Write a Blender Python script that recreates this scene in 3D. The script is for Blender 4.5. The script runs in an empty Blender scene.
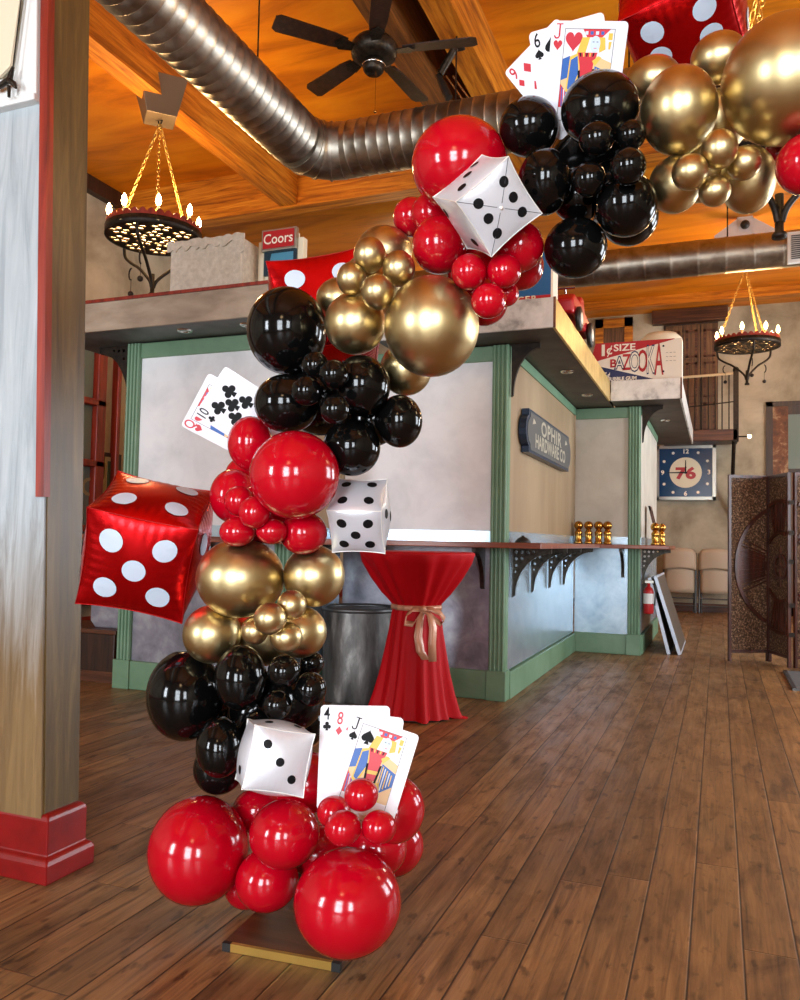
import bpy, bmesh, math, random
from mathutils import Vector, Matrix
random.seed(7)
SC = bpy.context.scene
COL = SC.collection
PI = math.pi

# ------------------------------------------------------------------ camera frame
F = 810.0
CAM = Vector((0.0, 0.0, 1.10))
def _cam_axes():
    p1 = Vector((0, -40, F)).normalized(); p2 = Vector((318, -46.4, F)).normalized()
    up = p1.cross(p2)
    if up.y < 0: up = -up
    up.normalize()
    y = (p2 - up*up.dot(p2)).normalized()
    x = up.cross(y).normalized()
    if x.x < 0: x = -x
    return x, y, up
AX, AY, AZ = _cam_axes()          # world axes seen in (right, up, forward) of the camera
def ray(u, v):
    d = Vector((u-400, 500-v, F))
    return Vector((AX.dot(d), AY.dot(d), AZ.dot(d)))
def at_y(u, v, y): d = ray(u, v); return CAM + d*((y-CAM.y)/d.y)
def at_x(u, v, x): d = ray(u, v); return CAM + d*((x-CAM.x)/d.x)
def at_z(u, v, z): d = ray(u, v); return CAM + d*((z-CAM.z)/d.z)
def depth(p):
    q = Vector(p)-CAM
    f = Vector((AX.z, AY.z, AZ.z))
    return q.dot(f)
CR = Vector((AX.x, AY.x, AZ.x)); CU = Vector((AX.y, AY.y, AZ.y)); CF = Vector((AX.z, AY.z, AZ.z))

cam_d = bpy.data.cameras.new('camera'); cam = bpy.data.objects.new('camera', cam_d); COL.objects.link(cam)
cam_d.sensor_fit = 'HORIZONTAL'; cam_d.sensor_width = 36; cam_d.lens = F/800*36
cam_d.clip_start = 0.05; cam_d.clip_end = 100
m = Matrix.Identity(4)
for i in range(3):
    m[i][0] = CR[i]; m[i][1] = CU[i]; m[i][2] = -CF[i]; m[i][3] = CAM[i]
cam.matrix_world = m
SC.camera = cam

# ------------------------------------------------------------------ materials
def _nt(name):
    mt = bpy.data.materials.new(name); mt.use_nodes = True
    nt = mt.node_tree; b = nt.nodes['Principled BSDF']
    return mt, nt, b
def N(nt, t, **k):
    n = nt.nodes.new(t)
    for a, v in k.items():
        if a in n.inputs.keys() if False else False: pass
        setattr(n, a, v)
    return n
def coords(nt, scale=(1,1,1), rot=(0,0,0)):
    g = nt.nodes.new('ShaderNodeTexCoord'); mp = nt.nodes.new('ShaderNodeMapping')
    mp.inputs['Scale'].default_value = scale; mp.inputs['Rotation'].default_value = rot
    nt.links.new(g.outputs['Object'], mp.inputs['Vector'])
    return mp.outputs['Vector']
def noise(nt, vec, scale, detail=4, rough=.55, dist=0):
    n = nt.nodes.new('ShaderNodeTexNoise')
    n.inputs['Scale'].default_value = scale; n.inputs['Detail'].default_value = detail
    n.inputs['Roughness'].default_value = rough; n.inputs['Distortion'].default_value = dist
    nt.links.new(vec, n.inputs['Vector'])
    return n.outputs['Fac']
def ramp(nt, fac, stops):
    r = nt.nodes.new('ShaderNodeValToRGB')
    el = r.color_ramp.elements
    while len(el) < len(stops): el.new(0.5)
    for e, (p, c) in zip(el, stops):
        e.position = p; e.color = (*c, 1) if len(c) == 3 else c
    nt.links.new(fac, r.inputs['Fac'])
    return r.outputs['Color']
def bump(nt, b, fac, strength=.2, dist=.01):
    n = nt.nodes.new('ShaderNodeBump'); n.inputs['Strength'].default_value = strength
    n.inputs['Distance'].default_value = dist
    nt.links.new(fac, n.inputs['Height']); nt.links.new(n.outputs['Normal'], b.inputs['Normal'])
def srgb(r, g, b):
    f = lambda c: (c/255/12.92) if c/255 <= .04045 else ((c/255+.055)/1.055)**2.4
    return (f(r), f(g), f(b))
MATS = {}
def plain(name, c, rough=.5, metal=0, coat=0, spec=.5, trans=0, aniso=0, emit=None, estr=0):
    mt, nt, b = _nt(name)
    b.inputs['Base Color'].default_value = (*c, 1); b.inputs['Roughness'].default_value = rough
    b.inputs['Metallic'].default_value = metal; b.inputs['Coat Weight'].default_value = coat
    b.inputs['Coat Roughness'].default_value = .05
    b.inputs['Specular IOR Level'].default_value = spec
    if emit: b.inputs['Emission Color'].default_value = (*emit, 1); b.inputs['Emission Strength'].default_value = estr
    MATS[name] = mt
    return mt
def mottled(name, c1, c2, scale=6, rough=.5, metal=0, stretch=(1,1,1), bmp=.15, lo=.35, hi=.65, c3=None, detail=6, dist=.3, bdist=.01, rvar=None):
    mt, nt, b = _nt(name)
    v = coords(nt, stretch)
    f = noise(nt, v, scale, detail, .6, dist)
    st = [(lo, c1), (hi, c2)]
    if c3: st = [(lo, c1), ((lo+hi)/2, c2), (hi, c3)]
    nt.links.new(ramp(nt, f, st), b.inputs['Base Color'])
    b.inputs['Roughness'].default_value = rough; b.inputs['Metallic'].default_value = metal
    if rvar:
        f3 = noise(nt, v, scale*.6, 3)
        nt.links.new(ramp(nt, f3, [(.35, (rvar[0],)*3), (.65, (rvar[1],)*3)]), b.inputs['Roughness'])
    if bmp:
        f2 = noise(nt, v, scale*3, 5)
        bump(nt, b, f2, bmp, bdist)
    MATS[name] = mt
    return mt

def floor_material():
    mt, nt, b = _nt('floor_boards')
    g = nt.nodes.new('ShaderNodeTexCoord')
    sep = nt.nodes.new('ShaderNodeSeparateXYZ'); nt.links.new(g.outputs['Object'], sep.inputs[0])
    def math_(op, a, bb=None, c=None):
        n = nt.nodes.new('ShaderNodeMath'); n.operation = op
        for i, x in enumerate((a, bb, c)):
            if x is None: continue
            if isinstance(x, (int, float)): n.inputs[i].default_value = x
            else: nt.links.new(x, n.inputs[i])
        return n.outputs[0]
    W = .1365
    # slightly wandering joints
    wob = noise(nt, coords(nt, (.0, .35, 0)), 1.0, 2)
    x = math_('ADD', sep.outputs['X'], math_('MULTIPLY', math_('SUBTRACT', wob, .5), .012))
    xs = math_('DIVIDE', math_('ADD', x, 20+.105*0), W)
    idx = math_('FLOOR', xs)
    fr = math_('FRACT', xs)
    edge = math_('MINIMUM', fr, math_('SUBTRACT', 1.0, fr))          # 0 at a joint
    wn = nt.nodes.new('ShaderNodeTexWhiteNoise'); wn.noise_dimensions = '1D'; nt.links.new(idx, wn.inputs['W'])
    r1 = wn.outputs['Value']
    # end joints
    L = 4.6
    ys = math_('DIVIDE', math_('ADD', sep.outputs['Y'], math_('MULTIPLY', r1, 9.7)), L)
    fy = math_('FRACT', ys); iy = math_('FLOOR', ys)
    ey = math_('MULTIPLY', math_('MINIMUM', fy, math_('SUBTRACT', 1.0, fy)), L/W)
    wn2 = nt.nodes.new('ShaderNodeTexWhiteNoise'); wn2.noise_dimensions = '2D'
    cv = nt.nodes.new('ShaderNodeCombineXYZ'); nt.links.new(idx, cv.inputs[0]); nt.links.new(iy, cv.inputs[1])
    nt.links.new(cv.outputs[0], wn2.inputs['Vector'])
    r2 = wn2.outputs['Value']
    # grain: stretched noise, shifted per board
    off = nt.nodes.new('ShaderNodeCombineXYZ')
    nt.links.new(math_('MULTIPLY', r2, 37.0), off.inputs[1]); nt.links.new(math_('MULTIPLY', r1, 11.0), off.inputs[2])
    va = nt.nodes.new('ShaderNodeVectorMath'); va.operation = 'ADD'
    nt.links.new(g.outputs['Object'], va.inputs[0]); nt.links.new(off.outputs[0], va.inputs[1])
    mp = nt.nodes.new('ShaderNodeMapping'); mp.inputs['Scale'].default_value = (26, 1.3, 1); nt.links.new(va.outputs[0], mp.inputs['Vector'])
    grain = noise(nt, mp.outputs['Vector'], 1.6, 7, .65, .9)
    mp2 = nt.nodes.new('ShaderNodeMapping'); mp2.inputs['Scale'].default_value = (7, 2.4, 1); nt.links.new(va.outputs[0], mp2.inputs['Vector'])
    blot = noise(nt, mp2.outputs['Vector'], 1.1, 5, .6, .5)
    mp3 = nt.nodes.new('ShaderNodeMapping'); mp3.inputs['Scale'].default_value = (30, 12, 1); nt.links.new(va.outputs[0], mp3.inputs['Vector'])
    spots = noise(nt, mp3.outputs['Vector'], 1.0, 3, .5)
    mp4 = nt.nodes.new('ShaderNodeMapping'); mp4.inputs['Scale'].default_value = (.8, .8, 1); nt.links.new(g.outputs['Object'], mp4.inputs['Vector'])
    wear = noise(nt, mp4.outputs['Vector'], 1.0, 4, .6)
    col = ramp(nt, grain, [(.28, srgb(84, 60, 38)), (.45, srgb(136, 102, 66)), (.58, srgb(156, 119, 78)), (.75, srgb(176, 140, 94))])
    def mix(fac, a, bcol, mode='MULTIPLY'):
        n = nt.nodes.new('ShaderNodeMix'); n.data_type = 'RGBA'; n.blend_type = mode
        if isinstance(fac, (int, float)): n.inputs['Factor'].default_value = fac
        else: nt.links.new(fac, n.inputs['Factor'])
        for s, x in (('A', a), ('B', bcol)):
            i = [q for q in n.inputs if q.name == s and q.type == 'RGBA'][0]
            if isinstance(x, tuple): i.default_value = (*x, 1)
            else: nt.links.new(x, i)
        return [q for q in n.outputs if q.type == 'RGBA'][0]
    tone = ramp(nt, r2, [(0, (.66, .63, .60)), (.5, (.92, .9, .87)), (1, (1.14, 1.09, 1.0))])
    col = mix(1.0, col, tone)
    col = mix(.75, col, ramp(nt, blot, [(.30, (.34, .30, .26)), (.5, (.95, .94, .92)), (.8, (1.15, 1.13, 1.1))]))
    col = mix(.8, col, ramp(nt, spots, [(.30, (.3, .25, .2)), (.40, (1, 1, 1))]))
    col = mix(.5, col, ramp(nt, wear, [(.35, (.72, .7, .7)), (.65, (1.1, 1.08, 1.05))]))
    gap = math_('MINIMUM', math_('DIVIDE', edge, .032), 1.0)
    gapy = math_('MINIMUM', math_('DIVIDE', ey, .026), 1.0)
    gm = math_('MINIMUM', gap, math_('ADD', math_('MULTIPLY', gapy, .6), .4))
    gm2 = math_('POWER', gm, 2.0)
    col = mix(1.0, col, ramp(nt, gm2, [(.0, (.06, .045, .03)), (.55, (1, 1, 1))]))
    nt.links.new(col, b.inputs['Base Color'])
    nt.links.new(ramp(nt, blot, [(.3, (.55,)*3), (.6, (.36,)*3), (.85, (.30,)*3)]), b.inputs['Roughness'])
    hh = math_('ADD', math_('MULTIPLY', grain, .25), gm2)
    bump(nt, b, hh, .35, .004)
    MATS['floor'] = mt
floor_material()

def ceiling_material():
    mt, nt, b = _nt('ceiling_boards')
    v = coords(nt, (.5, 2.2, 1))
    f = noise(nt, v, 1.4, 6, .6, .8)
    c = ramp(nt, f, [(.3, srgb(168, 88, 6)), (.5, srgb(218, 128, 10)), (.72, srgb(236, 152, 24))])
    nt.links.new(c, b.inputs['Base Color']); b.inputs['Roughness'].default_value = .42
    v2 = coords(nt, (2.5, 30, 1)); bump(nt, b, noise(nt, v2, 1.0, 4), .12, .004)
    MATS['ceiling'] = mt
ceiling_material()

def wood(name, dark, mid, light, axis='Y', rough=.45, sc=1.0):
    mt, nt, b = _nt(name)
    s = {'X': (1.2, 18, 18), 'Y': (18, 1.2, 18), 'Z': (18, 18, 1.2)}[axis]
    v = coords(nt, tuple(k*sc for k in s))
    f = noise(nt, v, 1.3, 6, .62, .7)
    nt.links.new(ramp(nt, f, [(.3, dark), (.5, mid), (.7, light)]), b.inputs['Base Color'])
    b.inputs['Roughness'].default_value = rough
    bump(nt, b, f, .25, .004)
    MATS[name] = mt
    return mt
wood('beam_x', srgb(120, 60, 8), srgb(190, 112, 20), srgb(222, 150, 45), 'X')
wood('beam_y', srgb(120, 60, 8), srgb(190, 112, 20), srgb(222, 150, 45), 'Y')
wood('beam_old', srgb(60, 30, 10), srgb(112, 66, 26), srgb(160, 100, 46), 'Y')
wood('brown_wood', srgb(50, 26, 14), srgb(84, 46, 26), srgb(112, 66, 38), 'X')
wood('dark_wood', srgb(28, 15, 9), srgb(48, 27, 16), srgb(70, 41, 25), 'Z')
wood('red_trim', srgb(92, 22, 12), srgb(134, 36, 20), srgb(158, 52, 28), 'Z', .4)
wood('counter_wood', srgb(104, 52, 38), srgb(140, 78, 56), srgb(168, 100, 74), 'X', .3)
wood('oak_board', srgb(50, 28, 14), srgb(78, 46, 24), srgb(104, 66, 36), 'X', .35)
wood('shutter_wood', srgb(66, 42, 22), srgb(98, 66, 38), srgb(126, 90, 56), 'Z')
wood('column_olive', srgb(66, 49, 22), srgb(88, 67, 32), srgb(112, 88, 46), 'Z', .38)
mottled('plaster_wall', srgb(128, 118, 98), srgb(176, 166, 144), 1.3, .85, bmp=.3, c3=srgb(202, 192, 170), lo=.3, hi=.72)
mottled('panel_plaster', srgb(222, 223, 226), srgb(242, 242, 244), 3.5, .6, bmp=.08, lo=.3, hi=.6)
mottled('panel_beige', srgb(176, 168, 154), srgb(204, 196, 182), 2.5, .6, bmp=.08, lo=.3, hi=.7)
mottled('panel_tan', srgb(138, 114, 84), srgb(166, 142, 110), 1.6, .5, bmp=.06, stretch=(1, 1.4, .35), lo=.3, hi=.7)
mottled('zinc_dark', srgb(112, 112, 120), srgb(146, 143, 154), 6, .42, .4, bmp=.06, c3=srgb(178, 180, 184), lo=.3, hi=.7, detail=9)
mottled('zinc_light', srgb(166, 190, 206), srgb(206, 224, 236), 8, .26, .72, bmp=.0, lo=.3, hi=.7, detail=9)
mottled('fascia_brown', srgb(134, 116, 98), srgb(164, 146, 126), 4, .55, bmp=.2, stretch=(.6, 2, 2), c3=srgb(184, 166, 146), lo=.3, hi=.72)
mottled('fascia_zinc', srgb(150, 148, 146), srgb(206, 204, 200), 7, .45, .45, bmp=.12, c3=srgb(222, 220, 216), lo=.3, hi=.6)
mottled('fascia_zinc_warmlit', srgb(196, 160, 88), srgb(226, 196, 120), 9, .4, .5, bmp=.15, lo=.3, hi=.7)  # zinc side fascia with the chandelier's warm light put into its colour
mottled('soffit', srgb(86, 90, 90), srgb(112, 116, 116), 4, .55, bmp=.1)
mottled('soffit_dark', srgb(54, 46, 38), srgb(84, 74, 62), 4, .55, bmp=.1)
mottled('green_paint', srgb(98, 132, 102), srgb(116, 148, 118), 3, .42, bmp=.04)
mottled('red_paint', srgb(112, 10, 12), srgb(140, 18, 18), 6, .28, bmp=.08)
mottled('dark_iron', srgb(26, 20, 16), srgb(52, 40, 30), 20, .5, .6, bmp=.15)
mottled('bronze_iron', srgb(30, 26, 22), srgb(66, 58, 48), 30, .38, .7, bmp=.25)
mottled('drum_steel', srgb(66, 64, 62), srgb(104, 102, 100), 9, .45, .6, stretch=(1, 1, .3), bmp=.3, c3=srgb(170, 168, 164), lo=.34, hi=.76)
mottled('burlap', srgb(188, 176, 158), srgb(216, 206, 190), 30, .9, bmp=.5, lo=.3, hi=.7)
mottled('screen_carved', srgb(40, 22, 12), srgb(104, 70, 44), 62, .5, bmp=.8, c3=srgb(190, 160, 130), lo=.36, hi=.70, detail=3, dist=0, bdist=.02)
wood('screen_wood', srgb(40, 18, 11), srgb(70, 33, 21), srgb(100, 52, 34), 'Z', .35)
mottled('rust_paint', srgb(82, 44, 22), srgb(120, 72, 40), 8, .6, bmp=.3, c3=srgb(190, 160, 120), lo=.35, hi=.72)
plain('black_paint', (.012, .011, .010), .45)
plain('black_print', (.006, .006, .007), .5, spec=.15)
plain('red_print', srgb(200, 28, 48), .4)
plain('card_white', srgb(236, 236, 244), .32, coat=.3)
plain('court_yellow', srgb(232, 190, 70), .4); plain('court_blue', srgb(40, 96, 176), .4)
plain('court_red', srgb(208, 36, 52), .4); plain('court_pale', srgb(206, 222, 240), .4); plain('court_tan', srgb(232, 196, 140), .4)
plain('latex_black', (.003, .003, .003), .1, spec=.32)
plain('foil_white', srgb(226, 230, 238), .3, .35)
plain('foil_dot', srgb(206, 222, 240), .36, .1)
plain('seam_white', srgb(240, 238, 232), .35, .2)
plain('brass', srgb(190, 140, 66), .2, 1.0)
plain('gold_strip', srgb(206, 166, 84), .3, .75)
plain('silver_frame', srgb(170, 168, 160), .3, .9)
plain('box_metal', srgb(120, 104, 84), .45, .6)
plain('chrome', srgb(210, 210, 206), .18, 1.0)
plain('white_plastic', srgb(226, 228, 226), .4)
plain('cream', srgb(226, 214, 186), .5)
plain('sign_red', srgb(176, 22, 30), .35); plain('sign_navy', srgb(26, 36, 84), .35); plain('sign_white', srgb(236, 228, 212), .4)
plain('sign_blue', srgb(38, 96, 150), .3); plain('clock_blue', srgb(8, 58, 98), .2)
plain('steel_blue', srgb(40, 58, 84), .35, .4); plain('slate', srgb(78, 80, 80), .5); plain('letter_silver', srgb(196, 190, 172), .35, .4)
plain('picture_dark', srgb(24, 52, 66), .25); plain('picture_sky', srgb(70, 140, 170), .3)
plain('poster_green', srgb(58, 76, 54), .6); plain('poster_pale', srgb(170, 160, 120), .6)
plain('chair_tan', srgb(186, 166, 142), .5); plain('chair_metal', srgb(92, 92, 92), .4, .7)
plain('table_edge', srgb(190, 198, 210), .35, .3); plain('table_top', srgb(84, 72, 60), .5)
plain('ribbon', srgb(196, 140, 110), .3, .1)
plain('glass_dark', srgb(120, 138, 132), .12)
plain('candle', srgb(236, 214, 160), .5)
plain('bulb', (1, .8, .5), .3, emit=(1.0, .66, .28), estr=38)
plain('glow_cutout', (1, .85, .55), .5)
plain('grey_cloth', srgb(92, 92, 92), .7)
plain('rope', srgb(206, 186, 150), .8)
def latex_red():
    mt, nt, b = _nt('latex_red')
    lw = nt.nodes.new('ShaderNodeLayerWeight'); lw.inputs['Blend'].default_value = .35
    nt.links.new(ramp(nt, lw.outputs['Facing'], [(0, srgb(186, 4, 28)), (1, srgb(170, 4, 26))]), b.inputs['Base Color'])
    b.inputs['Roughness'].default_value = .13
    MATS['latex_red'] = mt
latex_red()
def latex_gold():
    mt, nt, b = _nt('latex_gold')
    b.inputs['Base Color'].default_value = (*srgb(202, 182, 134), 1); b.inputs['Metallic'].default_value = 1
    b.inputs['Roughness'].default_value = .34
    MATS['latex_gold'] = mt
latex_gold()
def foil_red():
    mt, nt, b = _nt('foil_red')
    b.inputs['Base Color'].default_value = (*srgb(206, 14, 20), 1); b.inputs['Metallic'].default_value = .85
    b.inputs['Roughness'].default_value = .26
    MATS['foil_red'] = mt
foil_red()
def cloth_red():
    mt, nt, b = _nt('cloth_red')
    v = coords(nt, (1, 1, 1)); f = noise(nt, v, 240, 2)
    b.inputs['Base Color'].default_value = (*srgb(178, 2, 16), 1); b.inputs['Roughness'].default_value = .6; b.inputs['Specular IOR Level'].default_value = .2
    bump(nt, b, f, .1, .001)
    MATS['cloth_red'] = mt
cloth_red()
def duct_metal():
    mt, nt, b = _nt('duct_metal')
    v = coords(nt, (3, 3, 3)); f = noise(nt, v, 2.2, 4, .6, .4)
    nt.links.new(ramp(nt, f, [(.3, srgb(140, 133, 122)), (.7, srgb(186, 178, 164))]), b.inputs['Base Color'])
    b.inputs['Metallic'].default_value = 1
    nt.links.new(ramp(nt, f, [(.3, (.33,)*3), (.7, (.45,)*3)]), b.inputs['Roughness'])
    MATS['duct_metal'] = mt
duct_metal()
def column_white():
    # grey-white paint; light falloff to brown towards the foot is painted into it
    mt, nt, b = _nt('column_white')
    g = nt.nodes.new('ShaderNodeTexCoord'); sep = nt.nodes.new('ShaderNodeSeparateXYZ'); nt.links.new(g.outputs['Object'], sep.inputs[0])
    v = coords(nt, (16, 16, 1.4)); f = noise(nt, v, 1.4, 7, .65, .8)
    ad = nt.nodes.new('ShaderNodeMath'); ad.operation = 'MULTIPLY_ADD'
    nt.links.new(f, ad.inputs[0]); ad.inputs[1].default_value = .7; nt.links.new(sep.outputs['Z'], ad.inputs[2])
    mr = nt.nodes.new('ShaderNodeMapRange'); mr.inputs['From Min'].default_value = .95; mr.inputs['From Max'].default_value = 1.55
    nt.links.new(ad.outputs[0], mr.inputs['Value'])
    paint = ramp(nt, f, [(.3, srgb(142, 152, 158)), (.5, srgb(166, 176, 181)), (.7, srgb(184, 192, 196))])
    low_brown = ramp(nt, f, [(.3, srgb(102, 78, 46)), (.7, srgb(136, 108, 68))])
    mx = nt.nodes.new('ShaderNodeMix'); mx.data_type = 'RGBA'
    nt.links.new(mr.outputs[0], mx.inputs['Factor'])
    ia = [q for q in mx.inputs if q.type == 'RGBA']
    nt.links.new(low_brown, ia[0]); nt.links.new(paint, ia[1])
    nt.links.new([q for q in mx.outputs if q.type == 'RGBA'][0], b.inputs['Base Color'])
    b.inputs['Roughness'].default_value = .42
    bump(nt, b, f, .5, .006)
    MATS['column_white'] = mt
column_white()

# ------------------------------------------------------------------ mesh builder
class MB:
    def __init__(s): s.v = []; s.f = []; s.mi = []; s.sm = []
    def add(s, vs, fs, mi=0, smooth=False):
        o = len(s.v); s.v += [tuple(p) for p in vs]
        for f in fs: s.f.append([o+i for i in f]); s.mi.append(mi); s.sm.append(smooth)
        return s
    def box(s, a, b, mi=0, M=None):
        (x0, y0, z0), (x1, y1, z1) = a, b
        x0, x1 = min(x0, x1), max(x0, x1); y0, y1 = min(y0, y1), max(y0, y1); z0, z1 = min(z0, z1), max(z0, z1)
        vs = [Vector(p) for p in ((x0,y0,z0),(x1,y0,z0),(x1,y1,z0),(x0,y1,z0),(x0,y0,z1),(x1,y0,z1),(x1,y1,z1),(x0,y1,z1))]
        if M: vs = [M @ p for p in vs]
        return s.add(vs, [(0,3,2,1),(4,5,6,7),(0,1,5,4),(1,2,6,5),(2,3,7,6),(3,0,4,7)], mi)
    def tube(s, pts, r, n=8, mi=0, cap=True, closed=False, smooth=True):
        pts = [Vector(p) for p in pts]; k = len(pts)
        rs = r if isinstance(r, (list, tuple)) else [r]*k
        vs = []; prev = None
        for i, p in enumerate(pts):
            if closed: t = pts[(i+1) % k]-pts[i-1]
            else: t = pts[min(i+1, k-1)]-pts[max(i-1, 0)]
            t.normalize()
            if prev is None:
                a = Vector((0, 0, 1)) if abs(t.z) < .9 else Vector((1, 0, 0))
                e = (a-t*a.dot(t)).normalized()
            else: e = (prev-t*prev.dot(t)).normalized()
            prev = e; q = t.cross(e)
            for j in range(n):
                w = 2*PI*j/n
                vs.append(p+(e*math.cos(w)+q*math.sin(w))*rs[i])
        fs = []
        for i in range(k if closed else k-1):
            a = i*n; b_ = ((i+1) % k)*n
            for j in range(n): fs.append((a+j, a+(j+1) % n, b_+(j+1) % n, b_+j))
        s.add(vs, fs, mi, smooth)
        if cap and not closed:
            s.add(vs[:n], [tuple(reversed(range(n)))], mi); s.add(vs[-n:], [tuple(range(n))], mi)
        return s
    def lathe(s, prof, c=(0,0,0), n=24, mi=0, M=None, fn=None, smooth=True):
        vs = []
        for (r, z) in prof:
            for j in range(n):
                w = 2*PI*j/n; rr = r if fn is None else fn(r, z, w)
                p = Vector((rr*math.cos(w), rr*math.sin(w), z))
                vs.append((M @ p if M else p)+Vector(c))
        fs = []
        for i in range(len(prof)-1):
            for j in range(n): fs.append((i*n+j, i*n+(j+1) % n, (i+1)*n+(j+1) % n, (i+1)*n+j))
        s.add(vs, fs, mi, smooth)
        return s
    def sphere(s, c, r, n=12, m_=8, mi=0):
        prof = [(max(r*math.sin(PI*i/m_), 1e-5), -r*math.cos(PI*i/m_)) for i in range(m_+1)]
        return s.lathe(prof, c, n, mi)
    def prism(s, poly, o, ex, ey, ez, t, mi=0):
        """polygon (x,y) in the plane ex,ey at o, thickness t along ez"""
        o, ex, ey, ez = Vector(o), Vector(ex), Vector(ey), Vector(ez); n = len(poly)
        a = [o+ex*x+ey*y for x, y in poly]; b_ = [p+ez*t for p in a]
        s.add(a+b_, [tuple(reversed(range(n))), tuple(range(n, 2*n))]+[(i, (i+1) % n, n+(i+1) % n, n+i) for i in range(n)], mi)
        return s
    def face(s, poly, o, ex, ey, mi=0):
        o, ex, ey = Vector(o), Vector(ex), Vector(ey)
        return s.add([o+ex*x+ey*y for x, y in poly], [tuple(range(len(poly)))], mi)
    def build(s, name, mats, parent=None, bevel=0, loc=None):
        me = bpy.data.meshes.new(name)
        off = Vector(loc) if loc is not None else None
        vs = [Vector(p)-off for p in s.v] if off is not None else s.v
        me.from_pydata([tuple(p) for p in vs], [], s.f)
        ml = mats if isinstance(mats, (list, tuple)) else [mats]
        for k in ml: me.materials.append(MATS[k] if isinstance(k, str) else k)
        me.polygons.foreach_set('material_index', s.mi); me.polygons.foreach_set('use_smooth', s.sm)
        bm = bmesh.new(); bm.from_mesh(me); bmesh.ops.recalc_face_normals(bm, faces=bm.faces); bm.to_mesh(me); bm.free()
        me.update()
        o = bpy.data.objects.new(name, me); COL.objects.link(o)
        if off is not None: o.location = off
        if bevel:
            md = o.modifiers.new('bevel', 'BEVEL'); md.width = bevel; md.segments = 2; md.limit_method = 'ANGLE'
        if parent is not None: adopt(o, parent)
        return o
WLOC = {}
def wpos(o):
    v = Vector(o.location)
    return v+wpos(o.parent) if o.parent else v
def adopt(o, parent):
    """o was built in world coordinates: keep it there under an unrotated parent"""
    o.parent = parent
    o.location = Vector(o.location)-wpos(parent)
def tag(o, label, cat, group=None, kind=None):
    o['label'] = label; o['category'] = cat
    if group: o['group'] = group
    if kind: o['kind'] = kind
    return o
def struct(o, label=None):
    o['kind'] = 'structure'
    if label: o['label'] = label
    return o
def thing(name, label, cat, loc, group=None):
    e = bpy.data.objects.new(name, None); COL.objects.link(e); e.location = loc; e.empty_display_size = .1
    return tag(e, label, cat, group)
def copy_tree(o, parent=None):
    c = o.copy(); COL.objects.link(c)
    if parent: c.parent = parent
    for ch in list(o.children): copy_tree(ch, c)
    return c
def text_mesh(txt, size, bold=0.0, extrude=0.0, spacing=1.0, ax='CENTER'):
    cu = bpy.data.curves.new('lettering', 'FONT'); cu.body = txt; cu.size = size; cu.align_x = ax; cu.align_y = 'CENTER'
    cu.offset = bold; cu.extrude = extrude; cu.space_character = spacing; cu.resolution_u = 3
    o = bpy.data.objects.new('lettering', cu); COL.objects.link(o)
    dg = bpy.context.evaluated_depsgraph_get(); dg.update()
    me = bpy.data.meshes.new_from_object(o.evaluated_get(dg))
    vs = [Vector(v.co) for v in me.vertices]; fs = [tuple(p.vertices) for p in me.polygons]
    bpy.data.objects.remove(o); bpy.data.curves.remove(cu); bpy.data.meshes.remove(me)
    return vs, fs
def letters(mb, txt, o, ex, ey, size, mi=0, bold=0.0, sx=1.0, ez=None, ext=0.0, sp=1.0, warp=None):
    vs, fs = text_mesh(txt, size, bold, ext, sp)
    o, ex, ey = Vector(o), Vector(ex), Vector(ey); ez = ez or ex.cross(ey)
    if warp: vs = [warp(v) for v in vs]
    mb.add([o+ex*(v.x*sx)+ey*v.y+ez*(v.z) for v in vs], fs, mi)
def circle(cx, cy, r, n=20, ry=None): return [(cx+r*math.cos(2*PI*i/n), cy+(ry or r)*math.sin(2*PI*i/n)) for i in range(n)]
def arc(cx, cy, r, a0, a1, n=12): return [(cx+r*math.cos(a0+(a1-a0)*i/n), cy+r*math.sin(a0+(a1-a0)*i/n)) for i in range(n+1)]
# ------------------------------------------------------------------ the room
XL, XR, YF, YB, ZC = -6.7, 4.3, -4.2, 14.6, 5.15
def slab(name, a, b, mat, **k):
    o = MB().box(a, b).build(name, mat, **k); return struct(o)
slab('floor', (XL-.1, YF-.1, -.12), (XR+.1, YB+.1, 0), 'floor')
slab('ceiling', (XL-.1, YF-.1, ZC), (XR+.1, YB+.1, ZC+.12), 'ceiling')
slab('wall_left', (XL-.14, YF-.1, 0), (XL, YB+.1, ZC), 'plaster_wall')
slab('wall_back', (XL, YB, 0), (XR, YB+.14, ZC), 'plaster_wall')
# wall on the right with two tall windows, wall behind the viewer with a glazed shopfront
def holed_wall(name, axis, pos, t, lo, hi, holes, mat):
    mb = MB()
    cuts = sorted({lo, hi, *[h[0] for h in holes], *[h[1] for h in holes]})
    for a, b in zip(cuts, cuts[1:]):
        hs = [h for h in holes if h[0] <= a and h[1] >= b]
        zs = [(0, ZC)] if not hs else [(0, hs[0][2]), (hs[0][3], ZC)]
        for z0, z1 in zs:
            if z1-z0 < 1e-4: continue
            if axis == 'X': mb.box((pos, a, z0), (pos+t, b, z1))
            else: mb.box((a, pos, z0), (b, pos+t, z1))
    return struct(mb.build(name, mat))
RW = [(4.6, 6.6, .9, 3.1), (8.2, 10.6, .9, 3.1)]
FW = [(-5.6, -4.2, .8, 3.2), (-1.0, .6, .35, 3.0), (2.2, 3.7, .8, 3.2)]
holed_wall('wall_right', 'X', XR, .14, YF-.1, YB+.1, RW, 'plaster_wall')
holed_wall('wall_front', 'Y', YF-.14, .14, XL, XR, FW, 'plaster_wall')
wi = 0
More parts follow.
